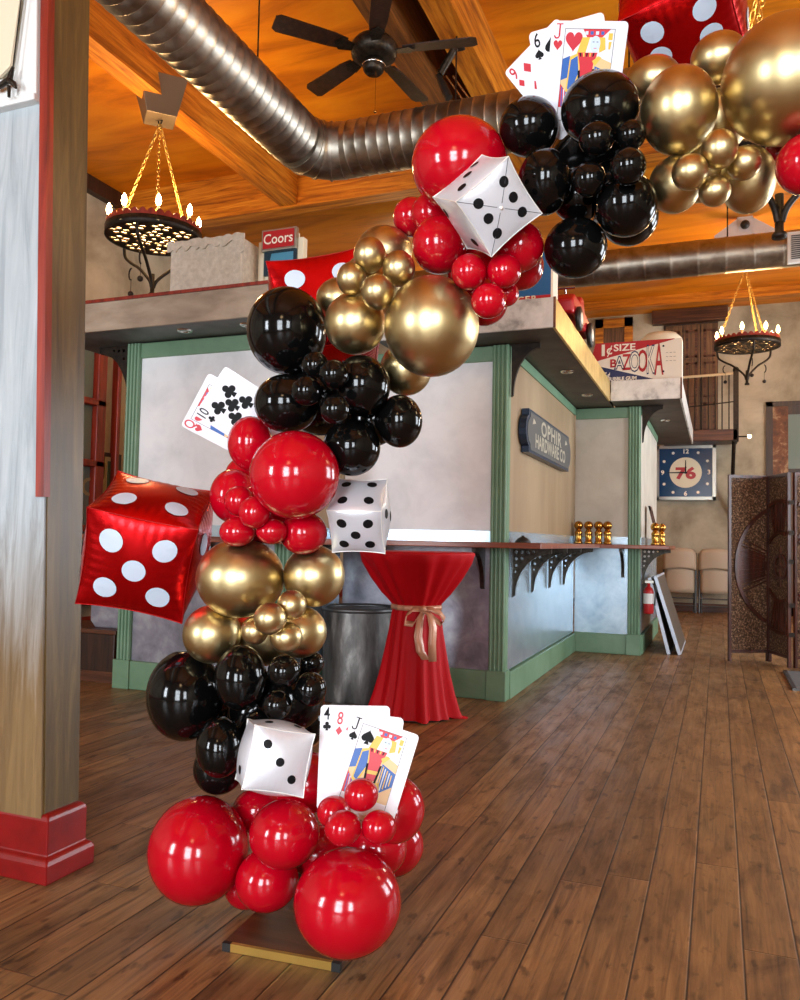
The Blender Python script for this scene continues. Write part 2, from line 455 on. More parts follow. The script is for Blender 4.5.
for axis, pos, hs in (('X', XR, RW), ('Y', YF-.10, FW)):
    for (a, b, z0, z1) in hs:
        wi += 1
        mb = MB(); t = .06
        P3 = (lambda s, z, d=0: (pos+d, s, z)) if axis == 'X' else (lambda s, z, d=0: (s, pos+d, z))
        for s0, s1, w0, w1 in [(a, a+.07, z0, z1), (b-.07, b, z0, z1), (a, b, z0, z0+.07), (a, b, z1-.07, z1)]+\
            [((a+(b-a)*k/3-.025), (a+(b-a)*k/3+.025), z0, z1) for k in (1, 2)]+[(a, b, z0+(z1-z0)*.62-.025, z0+(z1-z0)*.62+.025)]:
            mb.box(P3(s0, w0), P3(s1, w1, t))
        struct(mb.build('window_%d' % wi, 'red_trim'))
# beams
def beam(x0, x1, y0, y1, z0, z1, mat, name='beam'):
    return slab(name, (x0, y0, z0), (x1, y1, z1), mat)
beam(-4.44, -4.24, YF, 7.56, 4.70, ZC, 'beam_y', 'beam_left')
beam(XL, XR, 7.56, 7.76, 4.68, ZC, 'beam_x', 'beam_cross')
beam(XL, XR, 13.6, 13.8, 5.0, ZC, 'beam_x', 'beam_rear')
bx = lambda u: at_z(u, 0, 4.72).x
beam(bx(352), bx(384), YF, 7.56, 4.72, ZC, 'beam_old', 'beam_middle')
beam(bx(418), bx(450), YF, 7.56, 4.72, ZC, 'beam_y', 'beam_centre')
beam(1.55, 1.75, YF, 7.56, 4.70, ZC, 'beam_y', 'beam_right')
slab('trim_1', (XL, YF, 4.98), (XL+.10, YB, ZC), 'dark_wood')
slab('baseboard_left', (XL, YF, 0), (XL+.03, YB, .16), 'red_trim')
slab('baseboard_back', (XL, YB-.03, 0), (XR, YB, .14), 'brown_wood')

# red framed tall window on the left wall, between column and bar
mb = MB()
ya, yb = at_x(60, 400, XL).y, at_x(100, 400, XL).y
for y0, y1, z0, z1 in [(ya, ya+.12, .3, 3.30), (yb-.14, yb, .3, 3.30), (ya, yb, 3.30, 3.46), (ya, yb, .3, .42)]+\
    [(ya, yb, z, z+.08) for z in (1.12, 1.86, 2.56)]+[(ya+.8, ya+.86, .3, 3.3)]:
    mb.box((XL, y0, z0), (XL+.10, y1, z1))
mb.box((XL, ya-.06, 3.44), (XL+.17, yb+.08, 3.53)); mb.box((XL, ya-.08, 3.52), (XL+.21, yb+.10, 3.57))
w = struct(mb.build('window_6', 'red_trim', bevel=.012))
adopt(MB().box((XL, ya+.1, .4), (XL+.02, yb-.1, 3.3)).build('pane', 'glass_dark'), w)

# ------------------------------------------------------------------ column at the left
Yc = 2.03
cb, ct = at_y(43.5, 800, Yc), at_y(51, 0, Yc)
kx = (ct.x-cb.x)/(ct.z-cb.z)
def cx_(z, d=0): return cb.x+kx*(z-cb.z)+d
zt = ZC
def lean_box(mb, x0, x1, y0, y1, z0, z1, mi=0, gy=0):
    vs = [(cx_(z, x), y+(gy*z if y == y1 else 0), z) for z in (z0, z1) for (x, y) in ((x0, y0), (x1, y0), (x1, y1), (x0, y1))]
    mb.add(vs, [(0,3,2,1),(4,5,6,7),(0,1,5,4),(1,2,6,5),(2,3,7,6),(3,0,4,7)], mi)
mb = MB(); lean_box(mb, -.62, 0, Yc+.006, Yc+.150, .1, zt, 0, .010)
col = struct(mb.build('column', 'column_olive'), 'square wooden column at the left edge of the photo with a red base')
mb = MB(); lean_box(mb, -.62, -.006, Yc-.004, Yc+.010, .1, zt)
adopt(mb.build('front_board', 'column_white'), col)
zs = at_y(42, 497, Yc).z
mb = MB(); lean_box(mb, -.030, .004, Yc-.016, Yc+.012, zs, zt)
c_ = mb.build('corner_strip', 'red_trim'); adopt(c_, col)
zl = at_y(20, 106, Yc).z
mb = MB(); lean_box(mb, -.62, -.034, Yc-.028, Yc, zl, zt); lean_box(mb, -.62, -.034, Yc-.036, Yc, zl-.012, zl+.012)
adopt(mb.build('upper_board', 'white_plastic', bevel=.004), col)
f0 = at_z(45.5, 887, 0); f1 = at_z(96, 850, 0)
zm = at_y(43, 860, f0.y).z; zu = at_y(39, 815, Yc-.012).z
def plinth(prof, yb_):
    mb = MB()
    vs = []
    for (d, z) in prof:
        vs += [(-2.75, f0.y-d, z), (f0.x+d, f0.y-d, z), (f0.x+d, yb_+d, z), (-2.75, yb_+d, z)]
    fs = []
    for i in range(len(prof)-1):
        a = i*4; fs += [(a+j, a+(j+1) % 4, a+4+(j+1) % 4, a+4+j) for j in range(4)]
    n = len(vs); fs += [(3, 2, 1, 0), (n-4, n-3, n-2, n-1)]
    return mb.add(vs, fs)
o = plinth([(0, 0), (0, zm-.022), (-.008, zm-.006), (-.02, zm), (-.02, zu-.02), (-.026, zu-.006), (-.036, zu)], at_x(95, 846, f0.x).y).build('plinth', 'red_paint', bevel=.005)
adopt(o, col)

# iron hook with a cord, and the edge of a cream blind, on the column
hk = thing('wall_hook', 'dark iron hook with a taut cord at the top left corner, on the column', 'hook', at_y(4, 88, Yc-.05))
q = [at_y(u, v, Yc-.055) for u, v in ((-8, 88), (0, 86), (9, 80), (14, 84), (16, 88))]
MB().tube(q, [.009, .010, .011, .010, .004], 8).build('hook_arm', 'bronze_iron', hk)
MB().tube([at_y(u, v, Yc-.055) for u, v in ((8.5, 83), (11, 74), (13, 67))], [.011, .009, .005], 8).build('clamp', 'bronze_iron', hk)
MB().tube([at_y(u, v, Yc-.055) for u, v in ((9, 86), (9, 97))], [.006, .005], 8).build('screw', 'bronze_iron', hk)
MB().tube([at_y(13, 67, Yc-.055), at_y(21, 0, Yc-.055), at_y(26, -45, Yc-.055)], .0022, 6).build('cord', 'dark_iron', hk)
poly = [at_y(u, v, Yc-.050) for u, v in ((-14, 78), (0, 76), (10, 66), (19.5, 0), (24, -40), (-2, -40), (-2, 0), (-14, 30))]
mb = MB(); n = len(poly)
mb.add(poly+[p+Vector((0, .01, 0)) for p in poly], [tuple(range(n)), tuple(reversed(range(n, 2*n)))]+[(i, (i+1) % n, n+(i+1) % n, n+i) for i in range(n)])
tag(mb.build('cream_blind', 'cream'), 'edge of a cream cloth blind hanging at the top left corner beside the cord', 'blind')

# ------------------------------------------------------------------ the stepped bar
Y1, Y2, Y3, Y4 = 4.755, 5.56, 8.45, at_x(657, 546, -.727).y
X0, X1, X2, X3 = -4.035, -2.64, -1.375, -.727
ZW = 2.495; CT0, CT1 = 1.06, 1.098
def pilaster_mb(x0, x1, y, z0, z1, d=.028):
    mb = MB().box((x0, y-d*.5, z0), (x1, y+.06, z1))
    w = (x1-x0)/4
    for k in range(4):
        cx = x0+w*(k+.5)
        n = 7; pts = [(cx+w*.42*math.cos(PI*i/(n-1)), y-d*.5-w*.42*math.sin(PI*i/(n-1))) for i in range(n)]
        vs = [(px, py, z) for z in (z0, z1) for px, py in pts]
        mb.add(vs, [(i, i+1, n+i+1, n+i) for i in range(n-1)]+[tuple(range(n)), tuple(range(n, 2*n))])
    return mb
def iron_bracket(mb, o, ex, w, h, t, holes=True):
    """pierced cast-iron bracket: o at the top inner corner, ex outward, z down"""
    o, ex = Vector(o), Vector(ex); ez = Vector((0, 0, 1)); en = ex.cross(ez)
    cu = bpy.data.curves.new('br', 'CURVE'); cu.dimensions = '2D'; cu.fill_mode = 'BOTH'; cu.extrude = t/2; cu.resolution_u = 2
    out = [(0, 0), (w, 0), (w, -.10*h)]+[(w-w*.93*math.sin(PI/2*s/10), -h+h*.9*math.cos(PI/2*s/10)) for s in range(1, 11)]+[(0, -h-.04*h)]
    def spl(pts):
        s = cu.splines.new('POLY'); s.points.add(len(pts)-1); s.use_cyclic_u = True
        for p, q_ in zip(s.points, pts): p.co = (q_[0], q_[1], 0, 1)
    spl(out)
    if holes:
        for hx, hy, r in [(.10, -.08, .045), (.25, -.08, .045), (.40, -.08, .04), (.55, -.07, .035), (.10, -.22, .045), (.24, -.21, .04), (.10, -.36, .04), (.08, -.50, .03)]:
            spl(circle(hx*w, hy*h, r*min(w, h), 8))
    ob = bpy.data.objects.new('br', cu); COL.objects.link(ob)
    dg = bpy.context.evaluated_depsgraph_get(); dg.update(); me = bpy.data.meshes.new_from_object(ob.evaluated_get(dg))
    vs = [o+ex*v.co.x+ez*v.co.y+en*v.co.z for v in me.vertices]; fs = [tuple(p.vertices) for p in me.polygons]
    bpy.data.objects.remove(ob); bpy.data.curves.remove(cu); bpy.data.meshes.remove(me)
    mb.add(vs, fs)
    return mb
def bar_section(label, xa, xb, y, yr, up_mat, low_mat, side_up, side_low, left_pil=None, group=None):
    """wall of the bar: front from xa to xb at y, return on the right at xb back to yr"""
    t = thing('bar_section', label, 'bar', ((xa+xb)/2, y, 0))
    PW = .118
    MB().box((xa, y+.02, 0), (xb-.02, y+.09, ZW)).box((xb-.09, y+.09, 0), (xb-.02, yr-.05, ZW)).build('core', 'green_paint', t)
    x0 = xa+(PW if left_pil else 0)
    MB().box((x0, y+.005, 1.175), (xb-PW, y+.03, 2.385)).build('upper_panel', up_mat, t)
    MB().box((x0, y+.004, .19), (xb-PW, y+.03, 1.165)).build('metal_panel', low_mat, t)
    MB().box((x0, y-.008, 1.165), (xb-PW, y+.03, 1.176)).box((x0, y-.008, CT1), (xb-PW, y+.03, 1.165)).build('metal_splashback', 'zinc_light', t)
    MB().box((x0, y-.012, 2.385), (xb-PW, y+.03, ZW)).build('top_rail', 'green_paint', t, bevel=.006)
    MB().box((xa, y-.024, 0), (xb-PW-.005, y+.03, .20)).build('base_board', 'green_paint', t, bevel=.006)
    for (a, b) in ([(xa, xa+PW)] if left_pil else [])+[(xb-PW, xb)]:
        p = pilaster_mb(a, b, y, .2, ZW).build('pilaster', 'green_paint', t)
        adopt(MB().box((a-.012, y-.04, 0), (b+.012, y+.08, .205)).build('plinth_block', 'green_paint', bevel=.005), p)
    # the return
    MB().box((xb-.03, y+.07, 1.175), (xb-.004, yr-.045, 2.42)).build('side_panel', side_up, t)
    MB().box((xb-.03, y+.07, .2), (xb-.003, yr-.045, 1.165)).build('side_metal_panel', side_low, t)
    MB().box((xb-.03, y+.07, CT1), (xb+.004, yr-.045, 1.176)).build('side_splashback', 'zinc_light', t)
    MB().box((xb-.03, y+.07, 2.42), (xb+.008, yr-.045, ZW)).build('side_rail', 'green_paint', t)
    MB().box((xb-.03, y+.07, 0), (xb+.022, yr-.045, .19)).build('side_base_board', 'green_paint', t, bevel=.006)
    return t
s1 = bar_section('nearest stretch of bar front, mottled white panel between green fluted posts, behind the red die', X0, X1, Y1, Y2, 'panel_plaster', 'zinc_dark', 'panel_tan', 'zinc_light', True)
s2 = bar_section('middle stretch of green framed bar behind the red draped table, with a tan side', X1, X2, Y2, Y3, 'panel_plaster', 'zinc_dark', 'panel_tan', 'zinc_light')
s3 = bar_section('farthest narrow stretch of green bar front under the bubble gum sign', X2, X3, Y3, Y4, 'panel_beige', 'zinc_light', 'panel_beige', 'zinc_light')
# counters: one continuous worktop stepping back with the bar, the nearest stretch on its own
O = .30
def counter(label, poly):
    n = len(poly)
    mb = MB().prism(poly, (0, 0, CT0), (1, 0, 0), (0, 1, 0), (0, 0, 1), CT1-CT0)
    return tag(mb.build('worktop', 'counter_wood', bevel=.006), label, 'worktop')
w1 = counter('brown wooden bar ledge on the nearest bar stretch, behind the big red die', [(X0-.12, Y1-O), (X1+O, Y1-O), (X1+O, Y2-O-.01), (X1+.006, Y2-O-.01), (X1+.006, Y1-.045), (X0-.12, Y1-.045)])
w2 = counter('long red-brown wooden bar ledge above the red draped table, stepping back to the brass knobs',
             [(X1+.03, Y2-O), (X2+O, Y2-O), (X2+O, Y3-.35), (X3+O, Y3-.35), (X3+O, 9.2), (X3+.02, 9.2), (X3+.02, Y3-.045), (X2+.02, Y3-.045), (X2+.02, Y2-.045), (X1+.03, Y2-.045)])
for sec, xb, y, yr, xs, ys in ((s1, X1, Y1, Y2, (X0-.0, -3.3), (5.1,)), (s2, X2, Y2, Y3, (-2.3, X2-.17), (5.72, 6.35, 7.05, 7.75)), (s3, X3, Y3, Y4, (X3-.165,), (8.62,))):
    for x in xs:
        iron_bracket(MB(), (x, y-.004, CT0-.002), (0, -1, 0), .24, .28, .03, False).build('counter_bracket', 'bronze_iron', sec)
    for yy in ys:
        iron_bracket(MB(), (xb+.004, yy, CT0-.002), (1, 0, 0), .28, .34, .022).build('counter_bracket', 'bronze_iron', sec)
iron_bracket(MB(), (X0-.01, Y1+.05, CT0-.002), (-1, 0, 0), .26, .6, .03, False).build('counter_bracket', 'bronze_iron', s1)

CZ0, CZ1 = 2.512, 2.70
def canopy(label, xa, xb, yf, yb_, wy, yr, fmat, smat, trim):
    t = thing('bar_canopy', label, 'canopy', ((xa+xb)/2, yf, CZ0))
    MB().box((xa, yf+.02, CZ0-.008), (xb-.02, yb_, CZ0+.03)).build('soffit', smat, t)
    MB().box((xa, yf+.02, CZ1-.03), (xb-.02, yb_, CZ1-.005)).build('deck', 'brown_wood', t)
    MB().box((xa, yf, CZ0-.012), (xb, yf+.02, CZ1)).build('front_fascia', fmat, t, bevel=.003)
    MB().box((xb-.02, yf+.021, CZ0-.012), (xb, yr, CZ1)).build('side_fascia', 'fascia_zinc_warmlit' if yf > 4.8 and yf < 6 else ('fascia_zinc' if fmat != 'fascia_brown' else fmat), t, bevel=.003)
    if trim:
        MB().box((xa, yf-.006, CZ1), (xb, yf+.05, CZ1+.022)).build('red_edge', 'red_trim', t)
    else:
        mb = MB()
        random.seed(3)
        mb.box((xb-.012, yf-.003, CZ0-.012), (xb+.003, yf+.012, CZ1))
        mb.build('rusty_corner', 'rust_paint', t)
    return t
c1 = canopy('brown canopy with a red top edge over the nearest bar stretch', -4.5, X1+.38, Y1-.375, Y1+.55, Y1, Y2-.375, 'fascia_brown', 'soffit', True)
c2 = canopy('grey metal canopy over the middle bar stretch, its side tinted by warm light in view', X1+.385, X2+.39, Y2-.37, Y3+.1, Y2, Y3-.371, 'fascia_zinc', 'soffit_dark', False)
c3 = canopy('grey metal canopy carrying the bubble gum sign', X2+.395, X3+.405, Y3-.37, 11.8, Y3, 11.8, 'fascia_zinc', 'soffit_dark', False)
for cnp, xx, yy in ((c1, -3.4, Y1-.2), (c1, -2.9, Y1-.2), (c2, -1.15, 6.6), (c2, -1.15, 7.7), (c3, -.55, 9.5)):
    MB().lathe([(.001, CZ0-.012), (.03, CZ0-.012), (.03, CZ0-.016), (.05, CZ0-.018), (.055, CZ0-.008)], (xx, yy, 0), 16).build('downlight', 'chrome', cnp)
iron_bracket(MB(), (X0-.004, Y1+.05, CZ0-.01), (-1, 0, 0), .30, .46, .03).build('canopy_bracket', 'dark_iron', c1)
iron_bracket(MB(), (X2+.012, Y2+.03, CZ0-.01), (1, 0, 0), .20, .36, .03, False).build('canopy_bracket', 'dark_iron', c2)
iron_bracket(MB(), (X3+.012, Y3+.03, CZ0-.01), (1, 0, 0), .20, .36, .03, False).build('canopy_bracket', 'dark_iron', c3)
# ------------------------------------------------------------------ balloon arch
BAL = [
('R1', 'r', 198.5, 849.5, 51.0, 56.0, 1.969),
('R2', 'r', 284.5, 834.0, 35.5, 36.0, 1.94),
('R3', 'r', 267.0, 880.0, 32.0, 33.0, 1.988),
('R3b', 'r', 246.0, 886.0, 22.0, 24.0, 2.108),
('R4', 'r', 347.7, 902.0, 54.0, 57.0, 1.886),
('R5', 'r', 361.3, 794.7, 17.2, 17.0, 1.8),
('R6', 'r', 334.0, 812.0, 17.0, 17.0, 1.824),
('R7', 'r', 343.0, 828.0, 18.5, 18.5, 1.765),
('R8', 'r', 378.7, 827.0, 17.5, 17.5, 1.8),
('R9', 'r', 394.0, 809.0, 31.0, 35.0, 2.016),
('R10', 'r', 390.0, 845.0, 34.0, 33.0, 2.228),
('R11', 'r', 377.0, 848.0, 30.0, 30.0, 2.076),
('R12', 'r', 306.0, 783.0, 33.0, 32.0, 2.12),
('R13', 'r', 258.0, 810.0, 26.0, 24.0, 2.148),
('B1', 'k', 185.5, 695.0, 39.5, 46.0, 2.003),
('B2', 'k', 240.5, 677.5, 26.5, 33.0, 1.94),
('B3', 'k', 284.0, 671.0, 16.5, 16.5, 1.9),
('B4', 'k', 312.0, 663.0, 12.0, 12.0, 2.078),
('B5', 'k', 310.5, 689.0, 16.0, 17.5, 1.96),
('B6', 'k', 277.0, 705.0, 15.0, 15.0, 1.9),
('B7', 'k', 303.0, 722.0, 24.0, 26.0, 2.23),
('B8', 'k', 268.0, 740.0, 32.0, 34.0, 2.05),
('B9', 'k', 220.0, 747.0, 24.5, 31.0, 1.915),
('B10', 'k', 219.0, 768.0, 26.0, 27.0, 2.07),
('B11', 'k', 258.0, 712.0, 30.0, 32.0, 2.129),
('G1', 'g', 240.5, 578.0, 44.6, 40.0, 1.976),
('G2', 'g', 314.0, 576.0, 31.0, 31.0, 2.056),
('G3', 'g', 212.0, 634.0, 29.5, 29.5, 1.98),
('G4', 'g', 301.0, 632.0, 26.0, 26.0, 2.04),
('G5', 'g', 270.0, 618.6, 16.6, 16.4, 1.825),
('G6', 'g', 291.6, 604.8, 14.8, 15.0, 1.883),
('G7', 'g', 254.6, 631.0, 14.0, 14.0, 1.88),
('G8', 'g', 286.3, 637.3, 16.4, 16.0, 1.89),
('M1', 'r', 294.6, 475.0, 45.4, 44.5, 1.879),
('M2', 'r', 250.5, 443.5, 23.0, 27.5, 2.04),
('M3', 'r', 233.0, 496.0, 23.5, 27.0, 2.076),
('M4', 'r', 239.0, 501.0, 15.0, 15.0, 1.911),
('M5', 'r', 254.5, 512.5, 16.3, 16.3, 1.87),
('M6', 'r', 237.5, 532.0, 18.3, 15.0, 1.899),
('M7', 'r', 272.0, 531.5, 16.0, 13.0, 1.916),
('M8', 'r', 303.5, 533.0, 24.0, 22.0, 1.991),
('M9', 'r', 243.0, 476.0, 18.0, 19.0, 2.17),
('K1', 'k', 287.0, 331.0, 40.5, 44.5, 2.02),
('K2', 'k', 287.0, 403.5, 33.0, 29.5, 1.95),
('K3', 'k', 315.0, 365.5, 13.8, 14.0, 1.9),
('K4', 'k', 334.0, 374.5, 15.0, 15.0, 1.86),
('K5', 'k', 306.5, 391.0, 15.3, 15.3, 1.85),
('K6', 'k', 335.0, 409.5, 15.3, 15.0, 1.85),
('K7', 'k', 360.5, 386.0, 30.0, 31.0, 1.98),
('K8', 'k', 351.6, 447.5, 29.0, 28.7, 2.005),
('K9', 'k', 399.6, 421.3, 22.8, 26.5, 2.058),
('H1', 'g', 431.5, 326.5, 47.5, 51.3, 1.964),
('H2', 'g', 355.0, 323.5, 30.7, 31.7, 1.972),
('H3', 'g', 384.0, 252.0, 28.5, 27.0, 2.15),
('H4', 'g', 369.6, 255.0, 16.3, 18.6, 1.924),
('H5', 'g', 398.8, 268.6, 16.4, 18.6, 1.94),
('H6', 'g', 351.6, 278.8, 15.0, 17.0, 1.91),
('H7', 'g', 377.5, 292.0, 16.4, 18.4, 1.88),
('H8', 'g', 406.0, 369.0, 26.0, 27.0, 2.12),
('H9', 'g', 341.0, 299.0, 25.0, 22.0, 2.147),
('S1', 'r', 459.5, 164.5, 48.3, 49.0, 2.003),
('S2', 'r', 412.0, 217.0, 19.2, 20.5, 2.173),
('S3', 'r', 439.5, 245.0, 27.5, 30.0, 2.015),
('S4', 'r', 469.0, 272.0, 18.0, 18.8, 1.91),
('S5', 'r', 504.0, 271.0, 17.4, 17.6, 1.929),
('S6', 'r', 488.5, 301.0, 17.8, 18.0, 1.9),
('S7', 'r', 517.0, 247.0, 27.0, 27.0, 1.998),
('S8', 'r', 521.0, 267.0, 23.0, 24.0, 2.114),
('S9', 'r', 506.0, 294.0, 13.0, 13.0, 2.02),
('S10', 'r', 484.0, 302.0, 24.0, 24.5, 2.101),
('N1', 'k', 529.0, 127.0, 30.0, 31.5, 2.02),
('N2', 'k', 600.0, 109.0, 39.7, 39.5, 1.969),
('N3', 'k', 544.5, 182.0, 27.0, 34.5, 1.936),
('N4', 'k', 596.5, 138.5, 18.0, 18.5, 1.88),
('N5', 'k', 630.7, 135.4, 15.3, 16.3, 1.9),
('N6', 'k', 628.0, 166.5, 18.4, 19.6, 1.846),
('N7', 'k', 589.0, 179.5, 17.3, 18.0, 1.88),
('N8', 'k', 626.0, 205.0, 31.5, 33.0, 1.956),
('N9', 'k', 629.0, 216.0, 30.0, 31.0, 2.19),
('N10', 'k', 575.5, 248.0, 31.8, 31.2, 2.02),
('N11', 'k', 578.0, 195.0, 27.0, 29.0, 2.05),
('T1', 'g', 786.0, 80.0, 67.5, 69.3, 1.975),
('T2', 'g', 679.0, 111.0, 39.2, 46.6, 1.968),
('T3', 'g', 653.0, 79.0, 28.0, 25.0, 2.15),
('T4', 'g', 719.0, 58.0, 29.0, 28.0, 2.12),
('T5', 'g', 719.3, 149.4, 19.2, 20.8, 1.88),
('T6', 'g', 690.0, 172.0, 18.8, 19.0, 1.871),
('T7', 'g', 744.0, 163.0, 17.8, 18.0, 1.933),
('T8', 'g', 714.7, 191.0, 16.6, 16.3, 1.92),
('T9', 'g', 675.0, 185.0, 27.0, 29.5, 2.018),
('T10', 'g', 748.0, 180.0, 29.0, 35.0, 2.048),
('U1', 'r', 806.0, 164.0, 32.0, 32.0, 1.962),
('U2', 'r', 783.0, 158.0, 22.0, 24.0, 2.143),
('B12', 'k', 290.0, 697.0, 35.0, 36.0, 2.09),
('B13', 'k', 252.0, 722.0, 30.0, 30.0, 2.21),
('G9', 'g', 264.0, 634.0, 33.0, 32.0, 2.13),
('M10', 'r', 262.0, 514.0, 33.0, 30.0, 2.03),
('K10', 'k', 322.0, 398.0, 40.0, 38.0, 2.138),
('K11', 'k', 372.0, 420.0, 27.0, 27.0, 2.123),
('S11', 'r', 432.0, 214.0, 21.0, 22.0, 2.113),
('S12', 'r', 482.0, 268.0, 36.0, 36.0, 2.185),
('N12', 'k', 592.0, 160.0, 44.0, 42.0, 2.177),
('N13', 'k', 612.0, 192.0, 34.0, 34.0, 2.07),
('T11', 'g', 702.0, 168.0, 38.0, 36.0, 2.125),
('T12', 'g', 718.0, 122.0, 32.0, 34.0, 2.185),
('H10', 'g', 374.0, 284.0, 33.0, 33.0, 2.057),
('R14', 'r', 320.0, 852.0, 30.0, 28.0, 2.14),
('B14', 'k', 222.0, 722.0, 25.0, 25.0, 2.2),
]
LAB = {
'R1': 'large red balloon at the far left of the foot of the arch',
'R2': 'mid-sized red balloon directly under the lowest white die',
'R3': 'red balloon low down between the two largest bottom ones, under the mid-sized one',
'R3b': 'dark sliver of red balloon behind the bottom of the large left one',
'R4': 'largest and lowest red balloon, just above the gold edged stand plate',
'R5': 'small red balloon on top of its cluster, over the jack of spades',
'R6': 'small red balloon on the left of the cluster below the jack of spades',
'R7': 'small red balloon in front, resting on the lowest big red one',
'R8': 'small red balloon at the right of the cluster below the jack of spades',
'R9': 'red balloon behind the right edge of the jack of spades',
'R10': 'lower right red balloon farthest back at the foot of the arch',
'R11': 'red balloon tucked between the lowest big one and the far right ones',
'R12': 'red balloon in the gap between the lowest white die and the four of clubs',
'R13': 'red balloon mostly hidden behind the lower left of the lowest white die',
'B1': 'largest low black balloon, at the far left above the red ones',
'B2': 'upright oval black balloon below the small gold cluster',
'B3': 'small black balloon at the top of the low black cluster',
'B4': 'smallest black balloon, at the right edge below the gold ones',
'B5': 'small black balloon at the right of the low black cluster',
'B6': 'small black balloon right above the lowest white die',
'B7': 'black balloon between the lowest white die and the four of clubs',
'B8': 'black balloon hidden behind the lowest white die',
'B9': 'black oval balloon left of the lowest white die',
'B10': 'lowest black balloon, peeking out under the one left of the white die',
'B11': 'black balloon in the shade at the middle of the low black group',
'G1': 'large gold balloon right of the big red die',
'G2': 'gold balloon below the white die with five spots',
'G3': 'gold balloon low on the left, resting above the largest low black one',
'G4': 'gold balloon at the lower right of the low gold group, beside the metal drum',
'G5': 'small gold balloon in front at the centre of the low gold cluster',
'G6': 'small gold balloon at the top right of the low gold cluster',
'G7': 'small gold balloon at the left of the low gold cluster',
'G8': 'small gold balloon at the bottom right of the low gold cluster',
'M1': 'large red balloon halfway up the arch, left of the white die with five spots',
'M2': 'red oval balloon next to the ten of clubs',
'M3': 'red balloon right beside the upper edge of the big red die',
'M4': 'small red balloon at the upper left of the cluster above the large gold one',
'M5': 'small red balloon in front at the left of the big halfway one',
'M6': 'small flattened red balloon resting on the large low gold one, at left',
'M7': 'small flattened red balloon between the low gold one and the big halfway red one',
'M8': 'red balloon below the big halfway one, left of the white die with five spots',
'M9': 'dark sliver of red balloon between the oval one and the one by the red die',
'K1': 'largest halfway black balloon, in front of the canopy edge',
'K2': 'black balloon touching the ten of clubs',
'K3': 'small black balloon just under the largest halfway black one',
'K4': 'small black balloon at the upper right of the halfway black cluster',
'K5': 'small black balloon at the left of the halfway black cluster',
'K6': 'small black balloon at the bottom of the halfway black cluster',
'K7': 'black balloon at the right of the halfway cluster, under the gold ones',
'K8': 'black balloon above the white die with five spots',
'K9': 'black balloon farthest right of the halfway black group, against the bar panel',
'H1': 'largest halfway gold balloon, below the tilted white die',
'H2': 'gold balloon right of the largest halfway black one',
'H3': 'gold balloon at the back, topmost of the halfway gold group',
'H4': 'small oval gold balloon, topmost of the halfway four-balloon cluster',
'H5': 'small oval gold balloon at the right of the halfway cluster',
'H6': 'small oval gold balloon at the left of the halfway cluster',
'H7': 'small oval gold balloon at the bottom of the halfway cluster',
'H8': 'gold balloon peeking out under the largest halfway gold one',
'H9': 'sliver of gold balloon behind the left one of the halfway gold group',
'S1': 'large red balloon above the tilted white die, in front of the silver duct',
'S2': 'red balloon at the left edge of the upper red group',
'S3': 'red balloon left of the lower corner of the tilted white die',
'S4': 'small red balloon just below the tilted white die',
'S5': 'small red balloon at the lower right of the tilted white die',
'S6': 'small red balloon lowest of its cluster, beside the largest halfway gold one',
'S7': 'dark red balloon behind the right corner of the tilted white die',
'S8': 'dark red balloon at the lower right of the upper red group',
'S9': 'tiny sliver of red balloon at the bottom right of the upper red cluster',
'S10': 'dark red balloon behind the lowest small one of the upper red group',
'N1': 'black balloon under the nine of diamonds',
'N2': 'largest high black balloon, under the jack of hearts',
'N3': 'black oval balloon right of the tilted white die',
'N4': 'small black balloon at the upper left of the high black cluster',
'N5': 'small black balloon at the upper right of the high black cluster',
'N6': 'small black balloon in front at the right of the high black cluster',
'N7': 'small black balloon at the lower left of the high black cluster',
'N8': 'large black balloon at the lower right of the high black group',
'N9': 'black balloon peeking out behind the lower right one of the high black group',
'N10': 'lowest of the high black balloons, over the blue box sign',
'N11': 'black balloon hidden at the middle back of the high black group',
'T1': 'largest gold balloon, at the top right corner of the photo',
'T2': 'gold oval balloon right of the jack of hearts and the high black group',
'T3': 'gold balloon behind the oval one, below the top red die',
'T4': 'gold balloon at the right of the top red die, behind the largest gold one',
'T5': 'small gold balloon topmost of the cluster under the largest gold one',
'T6': 'small gold balloon at the left of the cluster under the largest gold one',
'T7': 'small gold balloon at the right of the cluster under the largest gold one',
'T8': 'small gold balloon lowest of the cluster under the largest gold one',
'T9': 'lower gold balloon touching the high black group',
'T10': 'lower gold balloon behind the right of the small top cluster',
'U1': 'red balloon cut by the right edge, under the largest gold one',
'U2': 'dark red sliver of balloon between the right edge one and the top gold cluster',
'B12': 'black balloon at the back, behind the small low black cluster',
'B13': "black balloon in the shade just above the lowest white die's top left corner",
'G9': 'gold balloon behind the small low gold cluster',
'M10': 'red balloon behind the small cluster beside the big halfway red one',
'K10': 'black balloon at the back, behind the four small halfway black ones',
'K11': 'black balloon in the gap left of the farthest right halfway black one',
'S11': 'red balloon in the gap below the large one left of the tilted white die',
'S12': 'red balloon at the back, behind the small ones below the tilted white die',
'N12': 'black balloon at the back, behind the four small high black ones',
'N13': 'black balloon behind the upper edge of the lower right high black one',
'T11': 'gold balloon at the back, behind the small top gold cluster',
'T12': 'gold balloon in the gap between the oval and the largest gold ones',
'H10': 'gold balloon at the back, behind the four small oval halfway ones',
'R14': 'red balloon in the gap between the two lowest mid-sized ones and the lowest big one',
'B14': 'black balloon in the gap between the largest low one and the oval ones',
}
KINDB = {'r': ('latex_red', 'red'), 'k': ('latex_black', 'black'), 'g': ('latex_gold', 'gold')}
